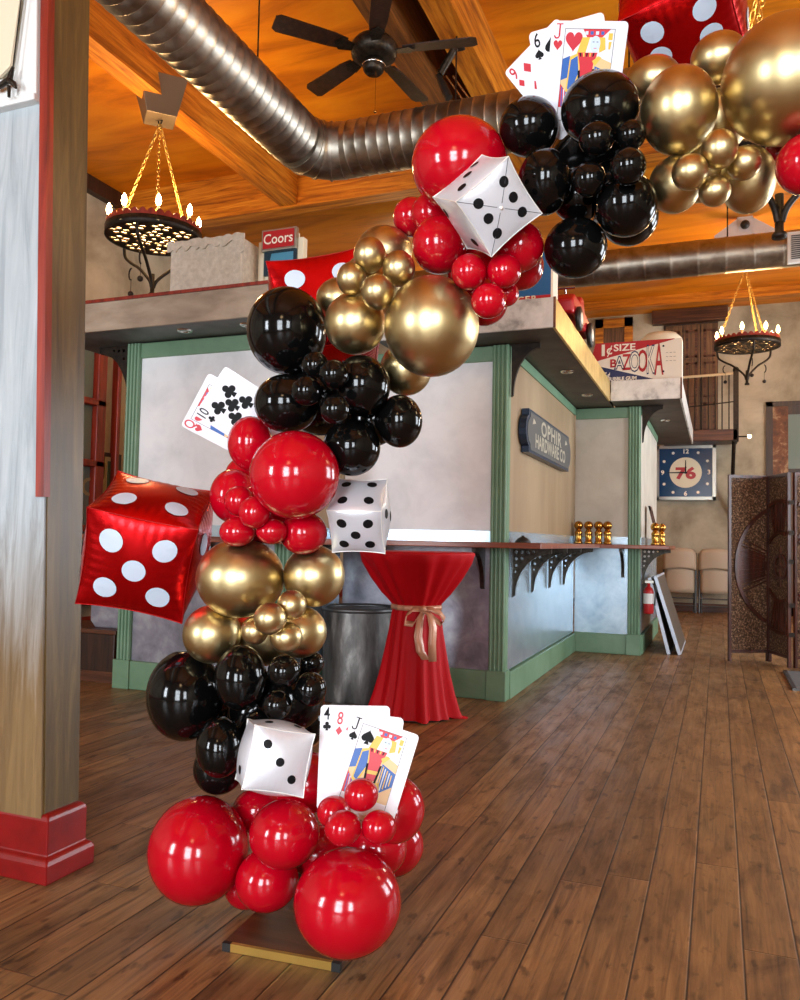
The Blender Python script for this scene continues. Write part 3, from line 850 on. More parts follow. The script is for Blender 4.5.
GRP = {'R': 'red balloons at the foot of the arch', 'B': 'black balloons low on the arch', 'G': 'gold balloons low on the arch', 'M': 'red balloons halfway up the arch',
       'K': 'black balloons halfway up the arch', 'H': 'gold balloons halfway up the arch', 'S': 'red balloons high on the arch', 'N': 'black balloons high on the arch', 'T': 'gold balloons at the top of the arch', 'U': 'red balloons at the right edge'}
balls = []
for (k, c, u, v, rx, ry, y) in BAL:
    p = at_y(u, v, y); d = depth(p); s = d/F
    vd = (p-CAM).normalized()
    ey = (CU-vd*CU.dot(vd)).normalized(); ex = vd.cross(ey)*-1
    # an off-axis ball looks stretched away from the picture centre: take that out of the radii
    off = Vector((u-400, 500-v)); st = math.sqrt(1+off.length_squared/F**2)
    a = math.atan2(off.y, off.x)
    Rx, Ry = rx*s, ry*s
    Rx /= 1+(st-1)*math.cos(a)**2; Ry /= 1+(st-1)*math.sin(a)**2
    balls.append(dict(k=k, c=c, p=p, ex=ex, ey=ey, ez=vd, r=(Rx, Ry, math.sqrt(Rx*Ry))))
def support(b, n):
    return math.sqrt(sum((b['r'][i]*n.dot(b[e]))**2 for i, e in enumerate(('ex', 'ey', 'ez'))))
CLIP = {}      # extra planes (cards) keyed by balloon: (point, normal, keep-side)
def balloon_mesh(b, others):
    n, m_ = 40, 26
    planes = []
    for o in others:
        if o is b: continue
        dv = o['p']-b['p']; d = dv.length; nn = dv/d
        sa, sb = support(b, nn), support(o, -nn)
        if sa+sb > d: 
            t = d*sa/(sa+sb)
            planes.append((nn, max(t-.0008, .25*sa)))
    for (pt, nn) in CLIP.get(b['k'], []):
        planes.append((nn, max((pt-b['p']).dot(nn), .1*min(b['r']))))
    vs, fs = [], []
    for i in range(m_+1):
        th = PI*i/m_
        for j in range(n):
            ph = 2*PI*j/n
            q = (b['ex']*(b['r'][0]*math.sin(th)*math.cos(ph))+b['ey']*(b['r'][1]*math.sin(th)*math.sin(ph))-b['ez']*(b['r'][2]*math.cos(th)))
            for nn, t in planes*2:
                w = q.dot(nn)
                if w > t: q = q-nn*(w-t)
            vs.append(q)
    for i in range(m_):
        for j in range(n): fs.append((i*n+j, i*n+(j+1) % n, (i+1)*n+(j+1) % n, (i+1)*n+j))
    return vs, fs

# playing cards ---------------------------------------------------------------
def suit_poly(s, size):
    """list of polygons (x right, y up), centred, height = size"""
    if s == 'D': return [[(0, .5*size), (.38*size, 0), (0, -.5*size), (-.38*size, 0)]]
    if s == 'H':
        pts = []
        for i in range(28):
            t = 2*PI*i/28
            pts.append((16*math.sin(t)**3/34*size, (13*math.cos(t)-5*math.cos(2*t)-2*math.cos(3*t)-math.cos(4*t)+2.5)/29*size))
        return [pts]
    if s == 'S':
        pts = []
        for i in range(28):
            t = 2*PI*i/28
            pts.append((16*math.sin(t)**3/34*size, -(13*math.cos(t)-5*math.cos(2*t)-2*math.cos(3*t)-math.cos(4*t)+2.5)/34*size+.10*size))
        return [pts, [(0, -.1*size), (.2*size, -.5*size), (-.2*size, -.5*size)]]
    r = .22*size
    return [circle(0, .26*size, r, 14), circle(-.24*size, -.08*size, r, 14), circle(.24*size, -.08*size, r, 14), [(0, .15*size), (.18*size, -.5*size), (-.18*size, -.5*size)],
            circle(0, .02*size, .1*size, 8)]
def place_poly(mb, polys, o, ex, ey, x, y, rot=0, mi=0):
    c, s = math.cos(rot), math.sin(rot)
    for i, p in enumerate(polys):
        en = ex.cross(ey)
        mb.face([(x+a*c-b*s, y+a*s+b*c) for a, b in p], o+en*(.00005*i), ex, ey, mi)
def card(label, tl, tr, yplane, h_ratio, rank, suit, pips, group, court=False, ref=None, lift=0, face='card_white'):
    """tl, tr: picture points of the top corners; the card lies square to the line of sight"""
    # the whole fan shares one plane direction; each card lies a few millimetres in front of the one behind
    c0 = at_y(*ref, yplane); vd = (c0-CAM).normalized(); k0 = (c0-CAM).dot(vd)-lift
    hit = lambda uv: CAM+ray(*uv)*(k0/ray(*uv).dot(vd))
    a, b = hit(tl), hit(tr)
    ex = (b-a); W = ex.length; ex.normalize(); en = -vd; ey = en.cross(ex).normalized()
    Hh = W*h_ratio; th = .0012
    r = .06*W
    o = a-ey*Hh      # bottom-left corner
    out = arc(r, r, r, PI, 1.5*PI, 5)+arc(W-r, r, r, 1.5*PI, 2*PI, 5)+arc(W-r, Hh-r, r, 0, .5*PI, 5)+arc(r, Hh-r, r, .5*PI, PI, 5)
    loc = o+ex*W/2+ey*Hh/2
    body = MB().prism(out, o, ex, ey, -en, th).build('playing_card', face, loc=loc)
    tag(body, label, 'playing card', group)
    red = suit in 'DH'
    f = o+en*.0006
    pm = 'red_print' if red else 'black_print'
    mb = MB()
    jf = f+ex*.095*W+ey*(Hh-.125*W); u_ = .09*W
    if rank == 'J':
        for q in ([(.05, .9), (.28, .9), (.28, -.55), (.05, -.55)], [(-.35, .9), (.62, .9), (.62, 1.05), (-.35, 1.05)]): mb.face([(a_*u_, b2_*u_) for a_, b2_ in q], jf, ex, ey)
        ar = arc(-.18, -.5, .46, 0, -PI, 10)+list(reversed(arc(-.18, -.5, .26, 0, -PI, 10)))
        mb.face([(a_*u_, b2_*u_) for a_, b2_ in ar], jf+en*.00004, ex, ey)
    else: letters(mb, rank, f+ex*.095*W+ey*(Hh-.125*W), ex, ey, .25*W, sx=.72, bold=.0004, ez=en)
    adopt(mb.build('rank', pm), body)
    mb = MB(); place_poly(mb, suit_poly(suit, .125*W), f, ex, ey, .10*W, Hh-.29*W)
    adopt(mb.build('small_pip', pm), body)
    for (x, y, sz) in pips:
        mb = MB(); place_poly(mb, suit_poly(suit, sz*W), f, ex, ey, x*W, Hh-y*W)
        adopt(mb.build('pip', pm), body)
    if court:
        mb = MB(); x0, x1, y1, y0 = .18*W, .84*W, Hh-.09*W, .09*W
        t = .006*W
        for p in ([(x0, y0), (x0+t, y0), (x0+t, y1), (x0, y1)], [(x1-t, y0), (x1, y0), (x1, y1), (x1-t, y1)], [(x0, y1-t), (x1, y1-t), (x1, y1), (x0, y1)], [(x0, y0), (x1, y0), (x1, y0+t), (x0, y0+t)]):
            mb.face(p, f, ex, ey, 0)
        adopt(mb.build('frame_line', 'black_print'), body)
        # half figure: hat, head, robe with bands
        mb = MB(); S = lambda pts, mi, k: mb.face([(x0+x*W, y1-y*W) for x, y in pts], f+en*(.00006*k), ex, ey, mi)
        w = .66
        S([(.24, .006), (.60, .006), (.50, .10), (.30, .10)], 2, 1)              # hat
        for q in range(4): S([(.27+.07*q, .03), (.31+.07*q, .03), (.31+.07*q, .07), (.27+.07*q, .07)], 1 if q % 2 else 3, 2)
        S([(.24, .10), (.34, .10), (.30, .28), (.18, .30)], 0, 2)                # hair
        S([(.46, .10), (.54, .10), (.56, .24), (.48, .28)], 0, 2)
        S([(x*.9+.02, y) for x, y in circle(.44, .18, .075, 14, .10)], 3, 3)       # face
        S([(.38, .15), (.405, .15), (.405, .158), (.38, .158)], 5, 4); S([(.43, .15), (.455, .15), (.455, .158), (.43, .158)], 5, 4); S([(.40, .225), (.44, .225), (.44, .232), (.40, .232)], 2, 4)
        S([(.004, .36), (.22, .28), (.40, .30), (.656, .40), (.656, .95), (.004, .95)], 4, 1)   # robe base
        S([(.004, .36), (.10, .32), (.10, .58), (.004, .62)], 1, 2)
        S([(.10, .34), (.22, .28), (.26, .52), (.16, .80), (.08, .78)], 0, 3)
        S([(.115, .37), (.20, .32), (.235, .52), (.15, .75), (.10, .72)], 1, 4)
        S([(.20, .28), (.46, .28), (.42, .42), (.24, .44)], 2, 4)
        for q in range(5): S([(.22+.045*q, .285), (.245+.045*q, .285), (.25+.04*q, .33), (.235+.04*q, .33)], 0 if q % 2 else 5, 5)
        S([(.24, .44), (.42, .42), (.40, .70), (.27, .72)], 2, 4)
        S([(.40, .38), (.48, .32), (.52, .34), (.44, .44)], 0, 5)
        S([(.25, .58), (.41, .56), (.41, .61), (.25, .63)], 0, 5); S([(.22, .50), (.25, .49), (.28, .74), (.25, .75)], 5, 5); S([(.41, .48), (.44, .47), (.42, .72), (.39, .72)], 5, 5)
        S([(.44, .44), (.656, .52), (.656, .70), (.46, .86)], 1, 3)
        for q in range(5): S([(.46+.035*q, .47+.02*q), (.475+.035*q, .47+.02*q), (.475+.035*q, .82-.03*q), (.46+.035*q, .82-.03*q)], 3 if q % 2 else 0, 4)
        S([(.40, .72), (.47, .70), (.54, .95), (.40, .95)], 0, 4); S([(.004, .66), (.12, .80), (.20, .95), (.004, .95)], 2, 3)
        for q in range(6): S([(.02+.03*q, .70+.03*q), (.035+.03*q, .70+.03*q), (.05+.03*q, .94), (.035+.03*q, .94)], 3 if q % 2 else 1, 4)
        S([(.58, .05), (.635, .05), (.635, .13), (.58, .13)], 0, 2); S([(.59, .15), (.63, .15), (.62, .24), (.595, .24)], 0, 2)
        adopt(mb.build('court_picture', ['court_yellow', 'court_blue', 'court_red', 'court_pale', 'court_tan', 'black_print']), body)
    return body, a, vd
FAN1 = 'playing cards at the foot of the arch'; FAN2 = 'playing cards against the bar front'; FAN3 = 'playing cards near the ceiling'
_, fa, fv = card('jumbo four of clubs, leftmost card of the fan at the foot of the arch', (320.8, 705), (390, 706), 1.94, 1.42, '4', 'C', [], FAN1, ref=(368, 760))
card('jumbo eight of diamonds between the four and the jack in the lowest fan', (335, 709), (404, 718.2), 1.94, 1.42, '8', 'D', [(.23, .255, .09)], FAN1, ref=(368, 760), lift=.004)
card('jumbo jack of spades in front of the lowest card fan', (353.2, 713), (419.6, 735.4), 1.94, 1.42, 'J', 'S', [(.31, .25, .2)], FAN1, True, ref=(368, 760), lift=.008)
for k in ('R5', 'R6', 'R7', 'R8'): CLIP.setdefault(k, []).append((at_y(368, 760, 1.94)-fv*.012, fv))
for k in ('R9', 'R10', 'R11', 'R12', 'B7'): CLIP.setdefault(k, []).append((at_y(368, 760, 1.94)+fv*.003, -fv))
card('pale court card peeking out behind the ten of clubs', (180.6, 425.6), (208.8, 373), 2.09, 1.42, 'Q', 'H', [(.27, .22, .16)], FAN2, True, ref=(235, 420))
pp = [(.33, .28, .27), (.67, .28, .27), (.50, .45, .27), (.33, .62, .27), (.67, .62, .27), (.33, .94, .27), (.67, .94, .27), (.50, 1.10, .27)]
_, fa2, fv2 = card('white ten of clubs fanned out left of the black balloons', (194, 414.5), (225.3, 366), 2.09, 1.42, '10', 'C', pp, FAN2, ref=(235, 420), lift=.004)
for k in ('M2', 'K2', 'K1', 'M1', 'K5'): CLIP.setdefault(k, []).append((at_y(235, 420, 2.09)-fv2*.008, fv2))
card('tilted nine of diamonds, leftmost card of the topmost fan', (504, 72.5), (557, 17.5), 1.99, 1.3, '9', 'D', [(.29, .19, .17), (.25, .48, .17)], FAN3, ref=(570, 60))
card('white six of spades behind the jack in the topmost fan', (528.5, 33), (603.5, 11.5), 1.99, 1.3, '6', 'S', [(.29, .22, .22), (.29, .72, .22)], FAN3, ref=(570, 60), lift=.004)
_, fa3, fv3 = card('large jack of hearts upright in the topmost card fan', (552.5, 20.5), (629, 21.2), 1.99, 1.3, 'J', 'H', [(.31, .25, .24)], FAN3, True, ref=(570, 60), lift=.008)
for k in ('N1', 'N2', 'N4', 'T2', 'N5', 'N7'): CLIP.setdefault(k, []).append((at_y(570, 60, 1.99)-fv3*.012, fv3))
for k in ('N12',): CLIP.setdefault(k, []).append((at_y(570, 60, 1.99)+fv3*.003, -fv3))

# foil dice ---------------------------------------------------------------------
PIPS = {1: [(0, 0)], 2: [(-.5, .5), (.5, -.5)], 3: [(-.5, .5), (0, 0), (.5, -.5)], 4: [(-.5, -.5), (.5, .5), (-.5, .5), (.5, -.5)],
        5: [(-.5, -.5), (.5, .5), (-.5, .5), (.5, -.5), (0, 0)], 6: [(-.5, -.55), (-.5, 0), (-.5, .55), (.5, -.55), (.5, 0), (.5, .55)], 0: []}
def puff(p, b=.16, e=.05, wr=.012):
    x = list(p); out = []
    for i in range(3):
        j, k = (i+1) % 3, (i+2) % 3
        a, c = x[j], x[k]
        f = b*max(0, 1-a*a)*max(0, 1-c*c)-e*((1-a*a)*abs(c)**10+(1-c*c)*abs(a)**10)
        f += wr*(math.sin(34*a)*(1-a*a)*abs(c)**5*(1-c*c)*2.2+math.sin(34*c)*(1-c*c)*abs(a)**5*(1-a*a)*2.2)
        out.append(x[i]*(1+f))
    return Vector(out)
def foil_die(label, group, R, c, half, body_m, dot_m, seam_m, faces, dot_r, n=30, wr=.02, name='foil_die_balloon', b=.16, crease=None):
    """faces: pips per face key 'F' front(-y) 'U' up(+z) 'L' left(-x) 'E' right(+x) 'K' back 'D' down ; value (count, quarter turns)"""
    R = Matrix(R); c = Vector(c)
    T = lambda q, lift=0: R @ (puff(q, wr=wr, b=b)*half*(1+lift))
    BAS = {'F': ((1,0,0),(0,0,1),(0,-1,0)), 'U': ((1,0,0),(0,1,0),(0,0,1)), 'E': ((0,1,0),(0,0,1),(1,0,0)), 'L': ((0,-1,0),(0,0,1),(-1,0,0)), 'K': ((-1,0,0),(0,0,1),(0,1,0)), 'D': ((1,0,0),(0,-1,0),(0,0,-1))}
    mb = MB()
    for a, b_, nn in BAS.values():
        a, b_, nn = Vector(a), Vector(b_), Vector(nn)
        vs = [T(nn+a*(2*i/n-1)+b_*(2*j/n-1)) for j in range(n+1) for i in range(n+1)]
        fs = [(j*(n+1)+i, j*(n+1)+i+1, (j+1)*(n+1)+i+1, (j+1)*(n+1)+i) for j in range(n) for i in range(n)]
        mb.add(vs, fs, 0, True)
    o = mb.build(name, body_m)
    bm = bmesh.new(); bm.from_mesh(o.data); bmesh.ops.remove_doubles(bm, verts=bm.verts, dist=1e-5); bmesh.ops.recalc_face_normals(bm, faces=bm.faces)
    for e in bm.edges:
        if len(e.link_faces) == 2 and e.calc_face_angle(0) > .7: e.smooth = False
    bm.to_mesh(o.data); bm.free()
    o.location = c
    tag(o, label, 'balloon', group)
    for k, (cnt, q) in faces.items():
        a, b_, nn = [Vector(t) for t in BAS[k]]
        for (px, py) in PIPS[cnt]:
            for _ in range(q): px, py = -py, px
            m2 = MB(); vs = [T(nn+a*px+b_*py, .012)]; rings = 4; sg = 20
            for r_ in range(1, rings+1):
                for s_ in range(sg):
                    w = 2*PI*s_/sg
                    vs.append(T(nn+a*(px+dot_r*r_/rings*math.cos(w))+b_*(py+dot_r*r_/rings*math.sin(w)), .012))
            fs = [(0, 1+s_, 1+(s_+1) % sg) for s_ in range(sg)]
            for r_ in range(rings-1):
                for s_ in range(sg): fs.append((1+r_*sg+s_, 1+(r_+1)*sg+s_, 1+(r_+1)*sg+(s_+1) % sg, 1+r_*sg+(s_+1) % sg))
            m2.add(vs, fs, 0, True); d = m2.build('pip', dot_m); d.parent = o
    m3 = MB()
    for i in range(3):
        for s1_ in (-1, 1):
            for s2_ in (-1, 1):
                pts = []
                for t in range(n+1):
                    q = [0, 0, 0]; q[i] = 2*t/n-1; q[(i+1) % 3] = s1_; q[(i+2) % 3] = s2_
                    pts.append(T(q, .004))
                m3.tube(pts, .0013, 5)
    sm = m3.build('seam', seam_m); sm.parent = o
    if crease:
        a, b_, nn = [Vector(t) for t in BAS[crease]]
        for ca in (-1, 1):
            for cb2 in (-1, 1):
                o2 = MB().tube([T(nn+(a*ca+b_*cb2)*t*.98/10, .004) for t in range(1, 11)], .0008, 5).build('crease', 'crease_line'); o2.parent = o
        c2_ = T(nn, .02); o2 = MB().sphere(c2_, .0045, 10, 8).build('valve', seam_m); o2.parent = o
    return o
_dc = at_y(274.5, 757, 1.845); _dv = (_dc-CAM).normalized()
for k in ('B8', 'B11', 'B13', 'R12', 'R13'): CLIP.setdefault(k, []).append((_dc+_dv*.085, -_dv))
_dc = at_y(683, 9, 2.42); _dv = (_dc-CAM).normalized()
for k in ('T3', 'T4', 'T12'): CLIP.setdefault(k, []).append((_dc-_dv*.19, _dv))
DR = 'red foil dice with white spots'; DW = 'white foil dice with black spots'
plain('crease_line', srgb(90, 92, 100), .5)
plain('seam_red', srgb(170, 16, 20), .35, .5)
foil_die('big red foil die with white spots beside the column', DR,
    [[.8557,-.3829,.3482],[.4840,.8302,-.2766],[-.1832,.4052,.8957]], at_y(149, 545, 2.0), .1525, 'foil_red', 'foil_dot', 'seam_red',
    {'F': (5, 0), 'U': (4, 0), 'E': (3, 0), 'L': (6, 0)}, .225, 40)
foil_die('white foil die with five spots showing, right of the red balloons', DW,
    [[.96496,-.2013,.1683],[.2624,.7384,-.6212],[.00074,.6436,.7654]], at_y(359.9, 515.6, 2.06), .0737, 'foil_white', 'black_print', 'seam_white',
    {'F': (5, 0), 'U': (4, 0), 'E': (3, 0), 'L': (2, 0)}, .19)
foil_die('white foil die with three spots showing, left of the lowest card fan', DW,
    [[.7812,-.6193,.0786],[.5940,.7762,.2112],[-.1918,-.1183,.9743]], at_y(274.5, 757, 1.845), .0768, 'foil_white', 'black_print', 'seam_white',
    {'F': (3, 0), 'U': (4, 0), 'L': (2, 0), 'E': (4, 0)}, .145, b=.2)
foil_die('white foil die standing on a corner, high up among red balloons', DW,
    [[.7206,-.5948,-.3562],[.2138,.6794,-.7020],[.6595,.4297,.6167]], (-.5188, 1.85, 1.9089), .0781, 'foil_white', 'black_print', 'seam_white',
    {'F': (6, 0), 'U': (3, 1), 'L': (2, 0), 'E': (5, 0)}, .16, b=.10, crease='F')
def rot_from(yaw, pitch, roll):
    Rm = Matrix.Rotation(yaw, 3, 'Z') @ Matrix.Rotation(pitch, 3, 'X') @ Matrix.Rotation(roll, 3, 'Y')
    return [list(r) for r in Rm]
foil_die('red foil die peeking out above the bar between black and gold balloons', DR, rot_from(.42, -.10, -.20), at_y(325, 318, 2.44), .158, 'foil_red', 'foil_dot', 'seam_red',
    {'F': (4, 0), 'U': (4, 0), 'E': (3, 0), 'L': (6, 0)}, .215, 40)
foil_die('red foil die with white spots at the top edge of the photo', DR, rot_from(-.25, -.38, -.16), at_y(683, 9, 2.42), .145, 'foil_red', 'foil_dot', 'seam_red',
    {'F': (5, 0), 'U': (4, 0), 'E': (3, 0), 'L': (6, 0), 'D': (6, 0)}, .22, 40)

for b in balls:
    vs, fs = balloon_mesh(b, balls)
    me = bpy.data.meshes.new('balloon'); me.from_pydata([tuple(q) for q in vs], [], fs)
    me.polygons.foreach_set('use_smooth', [True]*len(fs)); me.materials.append(MATS[KINDB[b['c']][0]])
    bm = bmesh.new(); bm.from_mesh(me); bmesh.ops.remove_doubles(bm, verts=bm.verts, dist=1e-5); bmesh.ops.recalc_face_normals(bm, faces=bm.faces); bm.to_mesh(me); bm.free()
    o = bpy.data.objects.new(KINDB[b['c']][1]+'_balloon', me); COL.objects.link(o); o.location = b['p']
    tag(o, LAB[b['k']], 'balloon', GRP[b['k'][0]])

# stand of the arch: base board with a gold front strip, and the pole the balloons are tied to
A = at_z(222, 951, 0); B = at_z(340, 973, 0)
ex = (B-A); Wd = ex.length; ex.normalize(); ey = Vector((-ex.y, ex.x, 0)); Th = .022
st = thing('arch_stand', 'flat wooden stand plate with a gold front edge under the lowest balloons', 'stand', (A+B)/2)
def obx(a, b):
    vs = [A+ex*x+ey*y+Vector((0, 0, z)) for z in (a[2], b[2]) for x, y in ((a[0], a[1]), (b[0], a[1]), (b[0], b[1]), (a[0], b[1]))]
    return MB().add(vs, [(0,3,2,1),(4,5,6,7),(0,1,5,4),(1,2,6,5),(2,3,7,6),(3,0,4,7)])
obx((.0, .012, .0), (Wd, .34, Th)).build('base_board', 'oak_board', st, bevel=.002)
obx((.024, 0, .001), (Wd-.024, .012, Th)).build('gold_strip', 'gold_strip', st)
obx((0, -.001, 0), (.024, .012, Th)).build('end_cap', 'black_paint', st); obx((Wd-.024, -.001, 0), (Wd, .012, Th)).build('end_cap', 'black_paint', st)
pole = [A+ex*Wd*.5+ey*.17+Vector((0, 0, Th)), at_y(285, 800, 2.06), at_y(262, 690, 2.06), at_y(265, 560, 2.06), at_y(290, 440, 2.06), at_y(360, 330, 2.06), at_y(450, 230, 2.06), at_y(580, 150, 2.05), at_y(700, 125, 2.05), at_y(850, 110, 2.05)]
mb = MB().tube([A+ex*Wd*.25+ey*.30+Vector((0, 0, Th)), A+ex*Wd*.25+ey*.30+Vector((0, 0, .12))], .012, 12)
mb.build('pole', 'dark_iron', st)

# ------------------------------------------------------------------ ceiling ducts
DXc, DZc, DRr = -2.88, 4.02, .20
def duct_ribs(name, pts, r, step, parent, mat='duct_metal', n=40):
    """round duct along pts with raised spiral seams every step"""
    pts = [Vector(p) for p in pts]; P, R_ = [], []
    seg = [(a, b, (b-a).length) for a, b in zip(pts, pts[1:])]
    tot = sum(s_[2] for s_ in seg); s_ = 0
    def at(s):
        for a, b, l in seg:
            if s <= l+1e-9: return a+(b-a)*(s/l)
            s -= l
        return pts[-1]
    while s_ < tot-step:
        for ds, dr in ((0, 0), (step*.86, 0), (step*.90, .0035), (step*.96, .0035), (step*.99, 0)):
            P.append(at(s_+ds)); R_.append(r+dr)
        s_ += step
    P.append(at(tot)); R_.append(r)
    return MB().tube(P, R_, n).build(name, mat, parent)
d1 = thing('hanging_duct', 'big silver spiral duct running along the ceiling and turning right behind the arch', 'air duct', (DXc, 3, DZc))
yb_ = 5.38
duct_ribs('spiral_pipe', [(DXc, YF+.1, DZc), (DXc, 2.2, DZc), (DXc, yb_-.24, DZc)], DRr, .088, d1)
el = [Vector((DXc+.26*(1-math.cos(t)), yb_-.26+.26*math.sin(t), DZc)) for t in [PI/2*k/4 for k in range(5)]]
E_ = [];Rr = []
for i, p in enumerate(el):
    E_.append(p); Rr.append(DRr+.004)
o = MB().tube(E_, Rr, 40).build('elbow', 'duct_metal', d1)
for p, q in zip(el, el[1:]):
    t = (q-p).normalized(); c = (p+q)/2
    pass
for i in range(1, 4):
    t = (el[i+1]-el[i-1]).normalized()
    s_ = MB().tube([el[i]-t*.008, el[i]+t*.008], DRr+.012, 40).build('seam_ring', 'duct_metal', d1)
duct_ribs('cross_pipe', [(DXc+.26, yb_, DZc), (1.0, yb_, DZc), (XR-.1, yb_, DZc)], DRr, .088, d1)
for y in (1.2, 3.1, 4.55):
    p = MB().tube([(DXc, y, DZc+DRr), (DXc, y, ZC)], .006, 6).build('hanger_rod', 'dark_iron', d1)
for x in (-1.75, -.55):
    MB().tube([(x, yb_, DZc+DRr), (x, yb_, ZC)], .006, 6).build('hanger_rod', 'dark_iron', d1)
pd = at_y(700, 258, 10.0)
d2 = thing('hanging_duct', 'smaller silver duct with a white grille, over the bar near the back wall', 'air duct', pd)
duct_ribs('spiral_pipe', [(-6.5, 10.0, pd.z), (0, 10.0, pd.z), (XR-.1, 10.0, pd.z)], .205, .30, d2)
pg = at_y(797, 250, 9.78)
mb = MB().box((pg.x-.10, 9.74, pg.z-.15), (pg.x+.5, 9.80, pg.z+.20))
gr = mb.build('grille_frame', 'white_plastic', d2, bevel=.006)
mb = MB()
for k in range(12): mb.box((pg.x-.06, 9.73, pg.z-.11+k*.023), (pg.x+.46, 9.745, pg.z-.099+k*.023))
adopt(mb.build('louvres', 'chair_metal'), gr)
for x in (-1.6, .1, 1.7): MB().tube([(x, 10, pd.z+.2), (x, 10, ZC)], .008, 6).build('hanger_rod', 'dark_iron', d2)

# ------------------------------------------------------------------ chandeliers
def wheel_mesh(R):
    cu = bpy.data.curves.new('w', 'CURVE'); cu.dimensions = '2D'; cu.fill_mode = 'BOTH'; cu.extrude = .006; cu.resolution_u = 2
    def spl(pts):
        s = cu.splines.new('POLY'); s.points.add(len(pts)-1); s.use_cyclic_u = True
        for p, q_ in zip(s.points, pts): p.co = (q_[0], q_[1], 0, 1)
    spl(circle(0, 0, R, 48))
    def flower(cx, cy, r):
        for k in range(5):
            a = 2*PI*k/5+.3; spl([(cx+r*.62*math.cos(a)+r*.38*math.cos(t)*math.cos(a)-r*.29*math.sin(t)*math.sin(a), cy+r*.62*math.sin(a)+r*.38*math.cos(t)*math.sin(a)+r*.29*math.sin(t)*math.cos(a)) for t in [2*PI*i/10 for i in range(10)]])
    for k in range(9): flower(R*.74*math.cos(2*PI*k/9), R*.74*math.sin(2*PI*k/9), R*.22)
    for k in range(5): flower(R*.32*math.cos(2*PI*k/5+.4), R*.32*math.sin(2*PI*k/5+.4), R*.19)
    spl(circle(0, 0, R*.06, 10))
    ob = bpy.data.objects.new('w', cu); COL.objects.link(ob)
    dg = bpy.context.evaluated_depsgraph_get(); dg.update(); me = bpy.data.meshes.new_from_object(ob.evaluated_get(dg))
    r_ = ([Vector(v.co) for v in me.vertices], [tuple(p.vertices) for p in me.polygons])
    bpy.data.objects.remove(ob); bpy.data.curves.remove(cu); bpy.data.meshes.remove(me)
    return r_
def trans_mat():
    mt, nt, b = _nt('parchment')
    tr = nt.nodes.new('ShaderNodeBsdfTranslucent'); tr.inputs['Color'].default_value = (.95, .88, .72, 1)
    mx = nt.nodes.new('ShaderNodeMixShader'); mx.inputs[0].default_value = .92
    b.inputs['Base Color'].default_value = (.9, .82, .66, 1)
    out = nt.nodes['Material Output']
    nt.links.new(b.outputs[0], mx.inputs[1]); nt.links.new(tr.outputs[0], mx.inputs[2]); nt.links.new(mx.outputs[0], out.inputs[0])
    MATS['parchment'] = mt
trans_mat()
